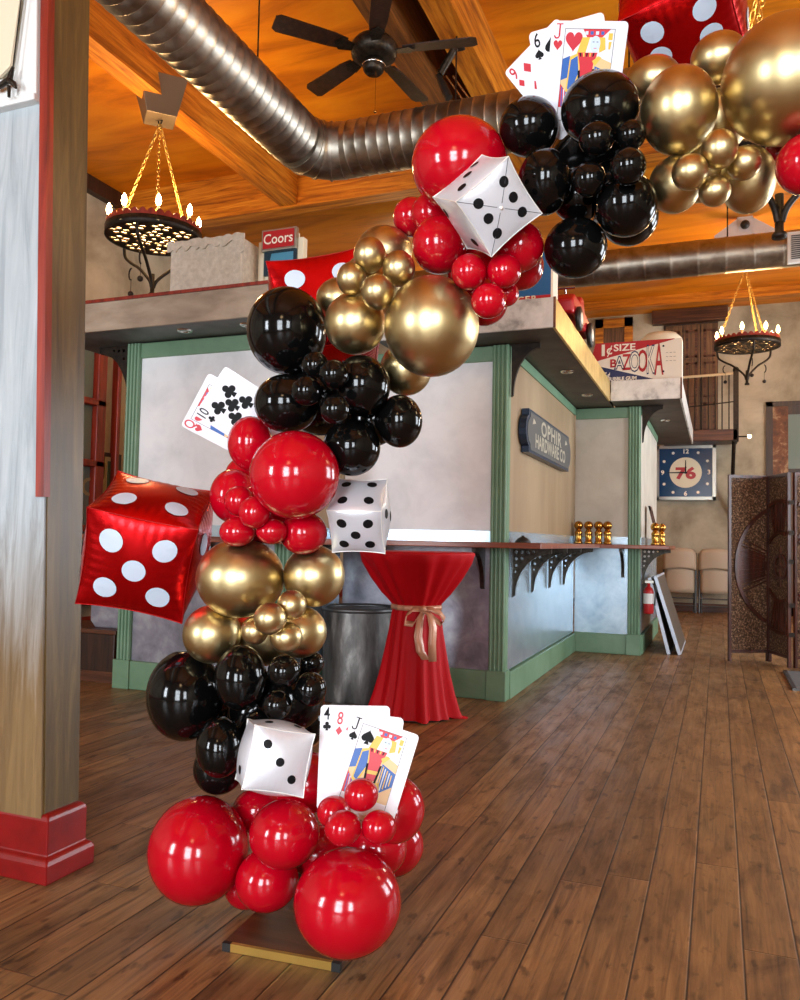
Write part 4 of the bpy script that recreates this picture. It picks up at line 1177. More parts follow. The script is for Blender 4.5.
def chandelier(label, c, R, hook, power, nb=8, a0=.3, hooks=(0, 1, 2)):
    c = Vector(c); t = thing('chandelier', label, 'chandelier', c, 'iron wheel chandeliers')
    vs, fs = wheel_mesh(R)
    MB().add([c+v for v in vs], fs).build('pierced_wheel', 'dark_iron', t)
    MB().add([c+Vector((x, y, .008)) for x, y in circle(0, 0, R*.97, 40)], [tuple(range(40))]).build('parchment_disc', 'parchment', t)
    MB().lathe([(R, -.01), (R*1.012, -.01), (R*1.012, .06), (R, .06), (R, -.01)], c, 48).build('rim', 'dark_iron', t)
    # scalloped red crest
    n = 36; v2, f2 = [], []
    for j in range(n*4):
        w = 2*PI*j/(n*4); h = .085+.03*abs(math.sin(w*n/2))
        v2 += [c+Vector((R*.99*math.cos(w), R*.99*math.sin(w), .055)), c+Vector((R*.99*math.cos(w), R*.99*math.sin(w), h))]
    for j in range(n*4): k = (j+1) % (n*4); f2.append((2*j, 2*k, 2*k+1, 2*j+1))
    cr = MB().add(v2, f2).build('scalloped_crest', 'red_trim', t)
    md = cr.modifiers.new('thick', 'SOLIDIFY'); md.thickness = .006
    for k in range(nb):
        w = a0+2*PI*k/nb; p = c+Vector((R*.93*math.cos(w), R*.93*math.sin(w), .01))
        cd = MB().lathe([(.028, 0), (.034, .01), (.012, .02), (.012, .13), (.001, .132)], p, 10).build('candle', 'candle', t)
        adopt(MB().lathe([(.001, .13), (.016, .142), (.023, .172), (.016, .21), (.001, .235)], p, 10).build('bulb', 'bulb'), cd)
    for k in range(3):
        w = a0+.5+2*PI*k/3; p0 = c+Vector((R*.9*math.cos(w), R*.9*math.sin(w), .05)); p1 = hook
        mb = MB(); L = (p1-p0).length; nl = int(L/.042); dr = (p1-p0).normalized()
        e1 = dr.cross(Vector((0, 0, 1))).normalized(); e2 = dr.cross(e1)
        for i in range(nl):
            m0 = p0+dr*(L*(i+.5)/nl); e = e1 if i % 2 else e2
            mb.tube([m0+dr*(.028*math.cos(a))+e*(.012*math.sin(a)) for a in [2*PI*q/8 for q in range(8)]], .0042, 5, closed=True)
        mb.build('chain', 'gold_strip', t)
    MB().tube([hook+Vector((.02*math.cos(a), 0, .03+.03*math.sin(a))) for a in [2*PI*q/12 for q in range(12)]], .006, 6, closed=True).build('hook_ring', 'dark_iron', t)
    # scrolled arms below
    st_b = c+Vector((0, 0, -.47*R/.4))
    for k in range(3):
        w = a0+.1+2*PI*k/3; dx = Vector((math.cos(w), math.sin(w), 0)); s_ = R/.4
        pts = [c+dx*R*.97+Vector((0, 0, -.01)), c+dx*R*.92+Vector((0, 0, -.10*s_)), c+dx*R*.70+Vector((0, 0, -.17*s_)), c+dx*R*.48+Vector((0, 0, -.22*s_)), c+dx*R*.24+Vector((0, 0, -.30*s_)), c+dx*R*.08+Vector((0, 0, -.37*s_)), st_b+dx*.01+Vector((0, 0, .04))]
        sm = []
        for i in range(len(pts)-1):
            p0, p1, p2, p3 = pts[max(i-1, 0)], pts[i], pts[i+1], pts[min(i+2, len(pts)-1)]
            for q in range(4):
                u_ = q/4; sm.append(.5*((2*p1)+(p2-p0)*u_+(2*p0-5*p1+4*p2-p3)*u_**2+(3*p1-p0-3*p2+p3)*u_**3))
        sm.append(pts[-1])
        ar = MB().tube(sm, .014*s_, 8).build('scroll_arm', 'dark_iron', t)
        if k not in hooks: continue
        hp = c+dx*R*.70+Vector((0, 0, -.17*s_))
        hkp = [hp+dx*(.03*math.sin(a))+Vector((0, 0, -.04-.05*(1-math.cos(a)))) for a in [PI*q/6 for q in range(7)]]
        ball = MB().tube(hkp, .007, 6).tube([hkp[-1], hkp[-1]+Vector((0, 0, -.10))], .0025, 5).sphere(hkp[-1]+Vector((0, 0, -.12)), .024).build('hook_with_ball', 'dark_iron')
        adopt(ball, ar)
    MB().lathe([(.001, -.03), (.03, -.03), (.03, -.012), (.018, 0), (.018, .16*R/.4), (.001, .16*R/.4)], st_b, 12).build('stem', 'dark_iron', t)
    ld = bpy.data.lights.new('chandelier_light', 'POINT'); ld.energy = power; ld.color = (1.0, .62, .28); ld.shadow_soft_size = .22
    lo = bpy.data.objects.new('chandelier_light', ld); COL.objects.link(lo); lo.location = c+Vector((0, 0, .28))
    return t
h1 = at_x(160, 124, -4.34)
w1c = at_x(155, 238, -4.34)
chandelier('left lit iron wheel chandelier over the nearest canopy, left of the burlap block', Vector((h1.x-.02, h1.y, w1c.z)), .385, h1, 95, a0=.75)
w2c = at_y(747, 347, 11.4)
chandelier('right lit iron wheel chandelier in front of the balcony railing', w2c, .40, w2c+Vector((-.02, 0, 1.05)), 62, a0=.6)
w3c = at_y(779, 124, 3.75); 
chandelier('iron chandelier mostly hidden behind the top gold balloons, its stem beside the white grille', w3c, .40, w3c+Vector((0, 0, 1.0)), 42, a0=1.75, hooks=())
# tapered metal boxes the chandeliers hang from
def hang_box(label, p, s, rotz=PI/4):
    mb = MB(); b0, b1, h = .075*s, .12*s, .19*s
    Mr = Matrix.Rotation(rotz, 4, 'Z')
    vs = [p+(Mr @ Vector((x*b, y*b, z))) for z, b in ((.03, b0), (.03+h, b1)) for x, y in ((-1, -1), (1, -1), (1, 1), (-1, 1))]
    mb.add(vs, [(0,3,2,1),(4,5,6,7),(0,1,5,4),(1,2,6,5),(2,3,7,6),(3,0,4,7)])
    o = mb.build('ceiling_box', 'box_metal', bevel=.004); tag(o, label, 'ceiling box')
    return o
hang_box('tapered metal box under the ceiling beam, holding the left chandelier', h1, 1.6)
h2 = w2c+Vector((-.02, 0, 1.05))
mb = MB().box((h2.x-.07, h2.y-.07, h2.z+.03), (h2.x+.07, h2.y+.07, ZC)); tag(mb.build('ceiling_box', 'brown_wood', bevel=.01), 'brown wooden ceiling block holding the right chandelier', 'ceiling box')
h3 = w3c+Vector((0, 0, 1.0))
mb = MB().box((h3.x-.06, h3.y-.06, h3.z+.03), (h3.x+.06, h3.y+.06, ZC)); tag(mb.build('ceiling_box', 'beam_old', bevel=.01), 'wooden ceiling block at the top right corner above the largest gold balloon', 'ceiling box')
# cross-shaped wooden bracket with a black ball, behind the small duct
pc = at_y(745, 226, 10.6)
cb_ = thing('wooden_bracket', 'pale cross-shaped wooden bracket with a black ball, above the smaller duct', 'bracket', pc)
MB().box((pc.x-.09, pc.y, pc.z-.15), (pc.x+.09, pc.y+.08, pc.z+.3)).build('upright', 'panel_plaster', cb_, bevel=.008)
for sx in (-1, 1): MB().prism([(0, -.12), (.26, -.20), (.26, -.08), (0, .1)], pc+Vector((.09*sx, 0, 0)), (sx, 0, 0), (0, 0, 1), (0, 1, 0), .07).build('side_arm', 'panel_plaster', cb_)
MB().sphere(pc+Vector((0, -.05, 0)), .055).build('ball', 'black_paint', cb_)

# ------------------------------------------------------------------ ceiling fan
fc = at_z(374, 52, 4.36)
fan = thing('ceiling_fan', 'dark ceiling fan hanging above the silver duct', 'ceiling fan', fc)
MB().lathe([(.001, -.06), (.10, -.06), (.15, -.03), (.16, .03), (.13, .07), (.05, .10), (.02, .11), (.001, .11)], fc, 28).build('motor_housing', 'bronze_iron', fan)
MB().lathe([(.001, -.15), (.05, -.15), (.068, -.13), (.075, -.09), (.06, -.06), (.001, -.06)], fc, 24).build('switch_cup', 'bronze_iron', fan)
MB().lathe([(.076, -.10), (.08, -.095), (.076, -.09)], fc, 24).build('chrome_ring', 'chrome', fan)
MB().tube([fc+Vector((0, 0, .1)), (fc.x, fc.y, ZC-.05)], .016, 10).build('down_rod', 'bronze_iron', fan)
MB().lathe([(.001, -.10), (.05, -.10), (.075, -.02), (.075, 0)], (fc.x, fc.y, ZC), 20).build('ceiling_cup', 'bronze_iron', fan)
MB().tube([fc+Vector((.03, -.03, -.14)), fc+Vector((.03, -.03, -.42))], .0018, 5).sphere(fc+Vector((.03, -.03, -.43)), .010, 8, 6).build('pull_chain', 'brass', fan)
for k in range(5):
    a = .0+2*PI*k/5+.18; ex_ = Vector((math.cos(a), math.sin(a), 0)); ey_ = Vector((-math.sin(a), math.cos(a), 0)); tilt = Vector((0, 0, 1))*.2
    eyt = (ey_+tilt).normalized()
    out = [(.20, -.045), (.30, -.06), (.66, -.07), (.69, -.05), (.69, .05), (.66, .07), (.30, .06), (.20, .045)]
    bl = MB().prism(out, fc+Vector((0, 0, .0)), ex_, eyt, ex_.cross(eyt), .008).build('blade', 'dark_wood', fan)
    adopt(MB().prism([(.11, -.02), (.24, -.05), (.28, 0), (.24, .05), (.11, .02)], fc+Vector((0, 0, -.012)), ex_, eyt, ex_.cross(eyt), .008).build('blade_iron', 'bronze_iron'), bl)
# black twin track fixture and its conduits on the beam beside the fan
tp = at_z(447, 62, 4.62)
tf = thing('ceiling_spotlight', 'black twin-can ceiling fixture right of the fan blade', 'spotlight', tp)
for (u, v0, v1) in ((449, 10, 40), (459.5, 17, 48)):
    a_, b_ = at_y(u, v0, tp.y), at_y(u, v1, tp.y)
    MB().box((a_.x-.036, tp.y-.05, b_.z), (a_.x+.036, tp.y+.05, a_.z)).build('lamp_can', 'black_paint', tf, bevel=.012)
    MB().tube([a_+Vector((0, -.03, 0)), a_+Vector((0, -.03, .06))], .008, 6).build('conduit', 'chrome', tf)
q = [at_y(*s_, tp.y) for s_ in ((431, 41), (455, 38))]
MB().box((q[0].x, tp.y-.03, q[1].z-.03), (q[1].x+.05, tp.y+.03, q[1].z+.005)).build('cross_bar', 'bronze_iron', tf)
MB().tube([at_y(440, 74, tp.y), at_y(455, 48, tp.y)], .028, 10).build('swivel_arm', 'bronze_iron', tf)
MB().tube([at_y(u, v, tp.y) for u, v in ((438, 75), (443, 86), (449, 98))], [.02, .03, .03], 10).build('lamp_head', 'black_paint', tf)
for du in (0, 7): MB().tube([at_y(446+du, 76, tp.y), at_y(463+du, 100, tp.y), at_y(478+du, 122, tp.y)], .006, 6).build('conduit', 'chrome', tf)

# ------------------------------------------------------------------ things on top of the canopies
Zt = CZ1
yb0 = 4.62
a_, b_ = at_y(169, 294, yb0), at_y(241, 290, yb0)
zt_ = at_y(169, 246, yb0).z
bb = thing('burlap_block', 'pale burlap covered block standing on the brown canopy under the left chandelier', 'block', (a_.x, yb0, Zt))
MB().box((a_.x, yb0, Zt-.004), (b_.x, yb0+.30, zt_-.004)).build('body', 'burlap', bb, bevel=.012)
random.seed(5); mb = MB(); top, bot = [], []
n = 26
for i in range(n+1):
    x = a_.x-.02+(b_.x-a_.x+.04)*i/n
    top.append((x, zt_+.012+random.uniform(0, .014))); bot.append((x, zt_-.02-random.uniform(0, .04)-(.10*max(0, 1-abs(i-n+1)/3)*random.random())))
mb.prism(top+bot[::-1], (0, yb0-.012, 0), (1, 0, 0), (0, 0, 1), (0, 1, 0), .012)
mb.build('frayed_edge', 'burlap', bb)
# framed sign with a red name plate
ya_ = 4.75
p = lambda u, v: at_y(u, v, ya_)
sg = thing('framed_sign', 'white framed sign with a red plate and dark picture, standing on the brown canopy', 'sign', p(277, 286))
x0, x1 = p(255, 262).x, p(300, 262).x; z0, z1 = Zt-.004, p(277, 229).z
for q in (x0, x1-.045): MB().box((q, ya_+.04, z0), (q+.045, ya_+.10, z1-.06)).build('side_post', 'cream', sg, bevel=.004)
MB().box((x0+.05, ya_+.05, z0), (x1-.05, ya_+.08, z1-.02)).build('backing', 'cream', sg)
r0, r1 = p(261, 230), p(295, 247)
MB().box((r0.x, ya_+.01, r1.z), (r1.x, ya_+.05, r0.z)).build('plate_rim', 'silver_frame', sg, bevel=.004)
pl = MB().box((r0.x+.015, ya_+.004, r1.z+.015), (r1.x-.015, ya_+.02, r0.z-.015)).build('red_plate', 'sign_red', sg)
mb = MB(); letters(mb, 'Coors', Vector(((r0.x+r1.x)/2, ya_+.003, (r0.z+r1.z)/2)), (1, 0, 0), (0, 0, 1), .10, bold=.001, sx=.9); adopt(mb.build('lettering', 'sign_white'), pl)
r0, r1 = p(262, 249), p(294, 271)
MB().box((r0.x, ya_+.03, r1.z), (r1.x, ya_+.05, r0.z)).build('picture', 'picture_dark', sg)
MB().prism([(0, 0), (.1, .05), (.16, .01), (.2, .06), (.2, .12), (.03, .12)], (r0.x+.03, ya_+.029, r1.z+.03), (1, 0, 0), (0, 0, 1), (0, -1, 0), .001).build('landscape', 'picture_sky', sg)

# blue box sign at the right end of the middle canopy
yp = 5.28
a_ = at_y(521, 270, yp); b_ = at_y(553, 297, yp)
bs = thing('box_sign', 'blue box sign with yellow letters along its foot, on the middle canopy corner', 'sign', (b_.x-.2, yp, Zt))
MB().box((b_.x-.52, yp, Zt-.004), (b_.x-.012, yp+.16, Zt+.34)).build('body', 'sign_blue', bs, bevel=.006)
MB().box((b_.x-.014, yp-.006, Zt-.004), (b_.x, yp+.165, Zt+.345)).build('end_edge', 'sign_white', bs)
mb = MB().box((b_.x-.50, yp-.004, Zt), (b_.x-.014, yp, Zt+.045)); band = mb.build('letter_band', 'sign_red', bs)
mb = MB(); letters(mb, 'PACER', (b_.x-.22, yp-.006, Zt+.023), (1, 0, 0), (0, 0, 1), .058, bold=.001, sx=1.15, sp=1.2); adopt(mb.build('lettering', 'cream'), band)

# red toy pedal car behind it
pcx, pcy = -1.12, 6.35
tc = thing('toy_car', 'red toy pedal car with pale wheels riding on the middle canopy edge', 'toy car', (pcx, pcy, Zt))
prof = [(-.42, .10), (-.44, .20), (-.36, .26), (-.10, .27), (-.04, .33), (.06, .34), (.12, .25), (.34, .24), (.42, .18), (.43, .10)]
MB().prism(prof, (pcx-.13, pcy, Zt), (0, 1, 0), (0, 0, 1), (1, 0, 0), .26).build('body', 'sign_red', tc, bevel=.02)
MB().tube([(pcx-.08, pcy-.06, Zt+.40), (pcx+.08, pcy-.06, Zt+.40)], .012, 8).tube([(pcx, pcy-.06, Zt+.40), (pcx, pcy+.02, Zt+.30)], .009, 8).build('steering_bar', 'chrome', tc)
for yy, r_ in ((-.28, .09), (.28, .10)):
    for sx in (-1, 1):
        Mr = Matrix.Rotation(PI/2, 4, 'Y')
        w_ = MB().lathe([(.02, -.018), (r_*.8, -.02), (r_, -.012), (r_, .012), (r_*.8, .02), (.02, .018)], (pcx+.15*sx, pcy+yy, Zt+r_-.004), 20, M=Mr).build('wheel', 'black_paint', tc)
        adopt(MB().lathe([(.001, -.024), (r_*.5, -.022), (r_*.5, .022), (.001, .024)], (pcx+.15*sx, pcy+yy, Zt+r_-.004), 16, M=Mr).build('hub_cap', 'sign_white'), w_)

# bubble gum sign on the farthest canopy
yz = Y3-.30
P_ = lambda u, v: at_y(u, v, yz)
q0, q1 = P_(592, 378), P_(683, 377); zb_ = Zt+.002; ztp = P_(680, 338).z
xa, xb = P_(592, 350).x, P_(682, 350).x; Wd_ = xb-xa; Hd = ztp-zb_
bz = thing('box_sign', 'red white and navy pennant style bubble gum sign on the farthest canopy', 'sign', ((xa+xb)/2, yz, zb_))
MB().prism([(.10*Wd_, 0), (Wd_, 0), (Wd_, Hd), (.04*Wd_, Hd), (0, .66*Hd), (.02*Wd_, .48*Hd)], (xa, yz, zb_), (1, 0, 0), (0, 0, 1), (0, 1, 0), .22).build('body', 'sign_white', bz)
fo = Vector((xa, yz-.002, zb_))
S = lambda pts, y_=0: [(x*Wd_, y*Hd) for x, y in pts]
rd = MB().face(S([(.0, .66), (.015, .52), (.10, .57), (.92, .985), (.92, 1), (.04, 1)]), fo, (1, 0, 0), (0, 0, 1)).build('red_field', 'sign_red', bz)
nv = MB().face(S([(.035, .42), (.10, 0), (.74, .0), (.06, .43)]), fo, (1, 0, 0), (0, 0, 1)).build('navy_field', 'sign_navy', bz)
fo2 = fo+Vector((0, -.0015, 0))
mb = MB(); letters(mb, '1', fo2+Vector((.13*Wd_, 0, .80*Hd)), (1, 0, 0), (0, 0, 1), .40*Hd, bold=.004, sx=1.3); letters(mb, '\u00a2', fo2+Vector((.20*Wd_, 0, .81*Hd)), (1, 0, 0), (0, 0, 1), .34*Hd, bold=.002)
letters(mb, 'SIZE', fo2+Vector((.37*Wd_, 0, .85*Hd)), (1, 0, 0), (0, 0, 1), .24*Hd, bold=.002, sx=1.2); adopt(mb.build('lettering', 'sign_white'), rd)
mb = MB(); letters(mb, '5\u00a2', fo2+Vector((.175*Wd_, 0, .17*Hd)), (1, 0, 0), (0, 0, 1), .20*Hd, bold=.002, sx=.8); letters(mb, 'BUBBLE GUM', fo2+Vector((.345*Wd_, 0, .07*Hd)), (1, 0, 0), (0, 0, 1), .12*Hd, bold=.002, sx=1.0)
adopt(mb.build('lettering', 'sign_white'), nv)
mb = MB()
for i, ch in enumerate('BAZOOKA'):
    x = (.244, .315, .394, .485, .572, .66, .752)[i]
    h = (.2, .29, .4, .48, .55, .68, .82)[i]*Hd/.7
    sx_ = .098*Wd_/(.68*h)
    fp = fo2+Vector((x*Wd_, 0, (.46 if i < 5 else .475)*Hd))
    if i % 2 == 0: letters(mb, ch, fp, (1, 0, 0), (0, 0, 1), h, mi=0, bold=.003, sx=sx_)
    else:
        letters(mb, ch, fp, (1, 0, 0), (0, 0, 1), h*1.03, mi=1, bold=.010, sx=sx_)
        letters(mb, ch, fp+Vector((0, -.001, 0)), (1, 0, 0), (0, 0, 1), h, mi=2, bold=-.001, sx=sx_)
mb.build('lettering', ['sign_red', 'sign_navy', 'sign_white'], bz)
mb = MB()
for k, w_ in enumerate(('THE', 'ATOM', 'GUM')): letters(mb, '~ ~ ~', fo2+Vector((.88*Wd_, 0, (.66-.10*k)*Hd)), (1, 0, 0), (0, 0, 1), .10*Hd)
for cx_0, cz_ in ((.80, .83), (.80, .20)): mb.face(circle(cx_0*Wd_, cz_*Hd, .012*Wd_, 12), fo2, (1, 0, 0), (0, 0, 1))
mb.build('small_print', 'black_print', bz)
cr_ = thing('cream_hat_box', 'low cream rounded lid showing above the bubble gum sign', 'box', ((xa+xb)/2, yz+.5, Zt))
pcx_ = at_y(661, 335, yz+.45)
MB().lathe([(.001, .0), (.20, .0), (.21, .05), (.20, pcx_.z-Zt-.03), (.15, pcx_.z-Zt+.02), (.001, pcx_.z-Zt+.035)], (pcx_.x, yz+.50, Zt-.004), 28).build('box_body', 'cream', cr_)
MB().lathe([(.212, .10), (.218, .11), (.212, .12)], (pcx_.x, yz+.50, Zt), 28).build('lid_band', 'panel_tan', cr_)

# ------------------------------------------------------------------ hardware sign on the tan side
xs = X2+.004
yA, yB = at_x(524, 430, xs+.04).y, at_x(569, 450, xs+.04).y
zA0, zA1 = at_x(527, 452, xs+.04).z, at_x(527, 408, xs+.04).z
hs = thing('hardware_sign', 'blue-grey hardware shop sign with notched ends on the tan bar side', 'sign', (xs, (yA+yB)/2, zA0))
L_ = yB-yA; H_ = zA1-zA0; e_ = .10
outl = [(e_, 0), (L_-e_, 0), (L_-e_, .14*H_)]+[(L_-e_+.10*math.sin(t), H_*(.5-.34*math.cos(t))) for t in [PI*k/8 for k in range(1, 8)]]+[(L_-e_, .86*H_), (L_-e_, H_), (e_, H_), (e_, .86*H_)]+[(e_-.10*math.sin(t), H_*(.5+.34*math.cos(t))) for t in [PI*k/8 for k in range(1, 8)]]+[(e_, .14*H_)]
MB().prism(outl, (xs, yA, zA0), (0, 1, 0), (0, 0, 1), (1, 0, 0), .055).build('board', 'steel_blue', hs)
ins = [(e_+.03+(x-e_-.03)*1 if False else L_/2+(x-L_/2)*.95, H_/2+(y-H_/2)*.88) for x, y in outl]
MB().prism(ins, (xs+.052, yA, zA0), (0, 1, 0), (0, 0, 1), (1, 0, 0), .006).build('face_panel', 'slate', hs)
mb = MB(); letters(mb, 'OPHIR', (xs+.0595, yA+L_/2, zA0+H_*.70), (0, 1, 0), (0, 0, 1), .50*H_, bold=.004, sx=1.7, sp=1.12); letters(mb, 'HARDWARE CO', (xs+.0595, yA+L_/2, zA0+H_*.32), (0, 1, 0), (0, 0, 1), .46*H_, bold=.004, sx=1.18)
for s_ in (-1, 1):
    mb.face([(-.06, -.02), (.06, .0), (.02, .02), (-.03, .03)], (xs+.0595, yA+L_/2+s_*L_*.36, zA0+H_*.74), (0, 1, 0), (0, 0, 1))
mb.build('lettering', 'letter_silver', hs)

# ------------------------------------------------------------------ brass knobs and small things on the bar ledge
def knob(u, y, label, grp):
    x = at_y(u, 540, y).x; t = thing('brass_knob', label, 'knob', (x, y, CT1), grp)
    MB().lathe([(.001, 0), (.040, 0), (.041, .02), (.032, .03), (.036, .10), (.041, .115), (.030, .13), (.022, .15), (.001, .15)], (x, y, CT1), 20).build('post', 'brass', t)
    MB().sphere((x, y, CT1+.185), .0455, 20, 14).build('ball', 'brass', t)
G1_ = 'brass ball knobs on the bar ledge'
for u, nm in ((578.5, 'leftmost'), (588.5, 'second from left'), (598.5, 'third from left'), (607.5, 'rightmost')):
    knob(u, 8.26, 'brass ball-topped post, %s of the row of four on the bar ledge' % nm, G1_)
knob(655.0, 8.60, 'brass ball post, nearer of the pair at the right end of the bar ledge', 'pair of brass knobs at the ledge end')
knob(661.5, 8.86, 'brass ball post, farther of the pair at the right end of the bar ledge', 'pair of brass knobs at the ledge end')
pb = at_y(505, 541, Y2-.0)
mb = MB().lathe([(.001, 0), (.055, 0), (.055, .008), (.04, .03), (.012, .042), (.012, .05), (.001, .052)], (X2+.09, Y2+.10, CT1), 20)
tag(mb.build('service_bell', 'black_paint'), 'small black bell on the bar ledge beside the green post', 'bell')
# picture frame leaning at the ledge end
pf = thing('picture_frame', 'narrow brown frame leaning against the bar wall behind the pair of brass knobs', 'frame', (X3+.07, 9.0, CT1))
ang = .16; xw = X3+.02
for (a0_, a1_, c0_, c1_) in ((9.05, 9.10, 0, .42), (9.25, 9.30, 0, .42), (9.05, 9.30, 0, .05), (9.05, 9.30, .37, .42)):
    vs = [Vector((xw+.11-z*.24+dx, y, CT1+z)) for z in (c0_, c1_) for y, dx in ((a0_, 0), (a1_, 0), (a1_, .02), (a0_, .02))]
    MB().add(vs, [(0,3,2,1),(4,5,6,7),(0,1,5,4),(1,2,6,5),(2,3,7,6),(3,0,4,7)]).build('frame_side', 'brown_wood', pf)
vs = [Vector((xw+.105-z*.24+.004, y, CT1+z)) for z in (.03, .39) for y in (9.08, 9.27)]
MB().add(vs, [(0, 1, 3, 2)]).build('panel', 'panel_tan', pf)

# ------------------------------------------------------------------ red draped high table with ribbon
tcx = at_y(418, 552, 4.86); tx, ty = tcx.x, 4.86
tz = 1.03
def fold(r, z, w):
    k = max(0, min(1, (1.0-z)/.08)) if z > .62 else 1
    if z > .62: am = .075*math.sin(min(1, (tz-z)/.37)*PI*.85)+.012*k
    elif z > .60: am = .015
    else: am = .035+.12*(.6-z)/.6
    return r*(1+am*(.6*math.sin(11*w+.6)+.45*math.sin(7*w+2)+.5*math.sin(18*w+1)))
tb = thing('draped_table', 'high round table in a red cloth tied at the waist, in front of the bar', 'table', (tx, ty, 0))
prof = [(.001, tz), (.2, tz), (.352, tz), (.364, tz-.006), (.366, tz-.016), (.335, tz-.07), (.265, tz-.17), (.2, tz-.265), (.155, tz-.32), (.143, tz-.34), (.143, tz-.36), (.152, tz-.40), (.165, tz-.50), (.182, .40), (.2, .27), (.222, .15), (.245, .05), (.258, .012)]
MB().lathe(prof, (tx, ty, 0), 96, fn=fold).build('cloth', 'cloth_red', tb)
MB().lathe([(.001, tz-.03), (.335, tz-.03), (.335, tz-.006), (.001, tz-.006)], (tx, ty, 0), 40).build('table_top', 'dark_wood', tb)
MB().lathe([(.03, .02), (.03, tz-.03)], (tx, ty, 0), 16).build('pole', 'dark_iron', tb)
MB().lathe([(.001, .0), (.23, .0), (.23, .012), (.04, .03), (.001, .03)], (tx, ty, 0), 28).build('foot', 'dark_iron', tb)
vd = (Vector((tx, ty, .6))-CAM); vd.z = 0; vd.normalize(); rt = Vector((vd.y, -vd.x, 0))
pt_ = MB()
vsl = []
for i in range(9):
    pass
# trailing corner of the cloth on the right
mb = MB()
vs = []
for i in range(9):
    t = i/8
    base = Vector((tx, ty, 0))+rt*(.16+.17*t)-vd*(.10-.02*t)
    top_ = Vector((tx, ty, 0))+rt*(.15+.05*t)-vd*(.08-.06*t)
    vs.append((base+Vector((0, 0, .008+.006*math.sin(7*t))), top_+Vector((0, 0, .34*(1-t)**1.6+.03))))
V_ = [p for a in vs for p in a]
mb.add(V_, [(2*i, 2*i+2, 2*i+3, 2*i+1) for i in range(8)], 0, True)
o = mb.build('cloth_corner', 'cloth_red', tb); md = o.modifiers.new('thick', 'SOLIDIFY'); md.thickness = .012
# ribbon
rb = thing('ribbon', 'rose gold ribbon tied in a bow round the waist of the red table cloth', 'ribbon', (tx, ty, tz-.35))
zr = tz-.35
mb = MB(); n = 60
vs = []
for j in range(n):
    w = 2*PI*j/n; rr = fold(.143, zr, w)+.012
    for dz in (-.016, .016): vs.append((tx+rr*math.cos(w), ty+rr*math.sin(w), zr+dz))
mb.add(vs, [(2*j, 2*((j+1) % n), 2*((j+1) % n)+1, 2*j+1) for j in range(n)], 0, True)
o = mb.build('band', 'ribbon', rb); o.modifiers.new('thick', 'SOLIDIFY').thickness = .003
ko = Vector((tx, ty, zr))-vd*.19+rt*.04
MB().sphere(ko, .022, 12, 8).build('knot', 'ribbon', rb)
def strip(name, cl, wd):
    mb = MB(); vs = []
    for i, (a, b_, c_) in enumerate(cl):
        p = ko+rt*a-vd*c_+Vector((0, 0, b_)); d = wd[i]
        vs += [p-(rt*.8+vd*.3)*d, p+(rt*.8+vd*.3)*d]
    mb.add(vs, [(2*i, 2*i+2, 2*i+3, 2*i+1) for i in range(len(cl)-1)], 0, True)
    o = mb.build(name, 'ribbon', rb); o.modifiers.new('thick', 'SOLIDIFY').thickness = .002
strip('tail', [(0, 0, 0), (-.02, -.07, .02), (-.03, -.16, .035), (-.015, -.25, .04), (.02, -.30, .045)], [.014, .026, .032, .032, .030])
strip('tail', [(0, 0, 0), (.04, -.03, .02), (.06, -.11, .03), (.055, -.20, .04), (.06, -.31, .045)], [.014, .024, .03, .03, .03])
def loop(pts, r_):
    mb = MB(); vs = []; k = len(pts)
    for (a, b_, c_) in pts:
        p = ko+rt*a-vd*c_+Vector((0, 0, b_)); q_ = (vd*.45+Vector((0, 0, .75))+rt*.3)*r_; vs += [p-q_, p+q_]
    mb.add(vs, [(2*i, 2*i+2, 2*i+3, 2*i+1) for i in range(k-1)], 0, True)
    o = mb.build('bow_loop', 'ribbon', rb); o.modifiers.new('thick', 'SOLIDIFY').thickness = .002
loop([(0, 0, 0), (-.06, .0, .01), (-.10, -.03, .02), (-.11, -.085, .02), (-.06, -.09, .02), (-.03, -.04, .015), (0, 0, .01)], .02)
loop([(0, 0, 0), (.05, .0, .01), (.10, -.02, .0), (.13, -.06, -.01), (.11, -.09, -.01), (.07, -.06, .0), (0, 0, .01)], .018)

# ------------------------------------------------------------------ steel drum
dp = at_z(354, 702, 0); dx_, dy_ = dp.x-.02, dp.y+.12
dr = thing('steel_drum', 'dark steel drum standing between the gold balloons and the red table', 'drum', (dx_, dy_, 0))
R0 = .255; Hz = .63
MB().lathe([(.001, .012), (R0-.02, .012), (R0-.004, 0), (R0, .012), (R0, .2), (R0, .4), (R0, Hz-.02)], (dx_, dy_, 0), 48).build('body', 'drum_steel', dr)
MB().lathe([(R0-.012, Hz-.03), (R0+.012, Hz-.02), (R0+.014, Hz), (R0, Hz+.006), (R0-.012, Hz-.004)], (dx_, dy_, 0), 48).build('rim', 'chair_metal', dr)
MB().lathe([(.001, Hz-.012), (R0-.01, Hz-.012)], (dx_, dy_, 0), 48).build('lid', 'drum_steel', dr)
lp = thing('metal_tray', 'pale metal tray edge on the floor below the drum', 'tray', at_z(349, 704, 0))
a_ = at_z(349, 707, 0)-Vector((0, .06, 0))
MB().box((a_.x-.10, a_.y-.04, 0), (a_.x+.12, a_.y+.02, .028)).build('rim', 'silver_frame', lp, bevel=.006)
MB().box((a_.x-.08, a_.y-.03, .026), (a_.x+.10, a_.y+.01, .031)).build('inlay', 'drum_steel', lp)

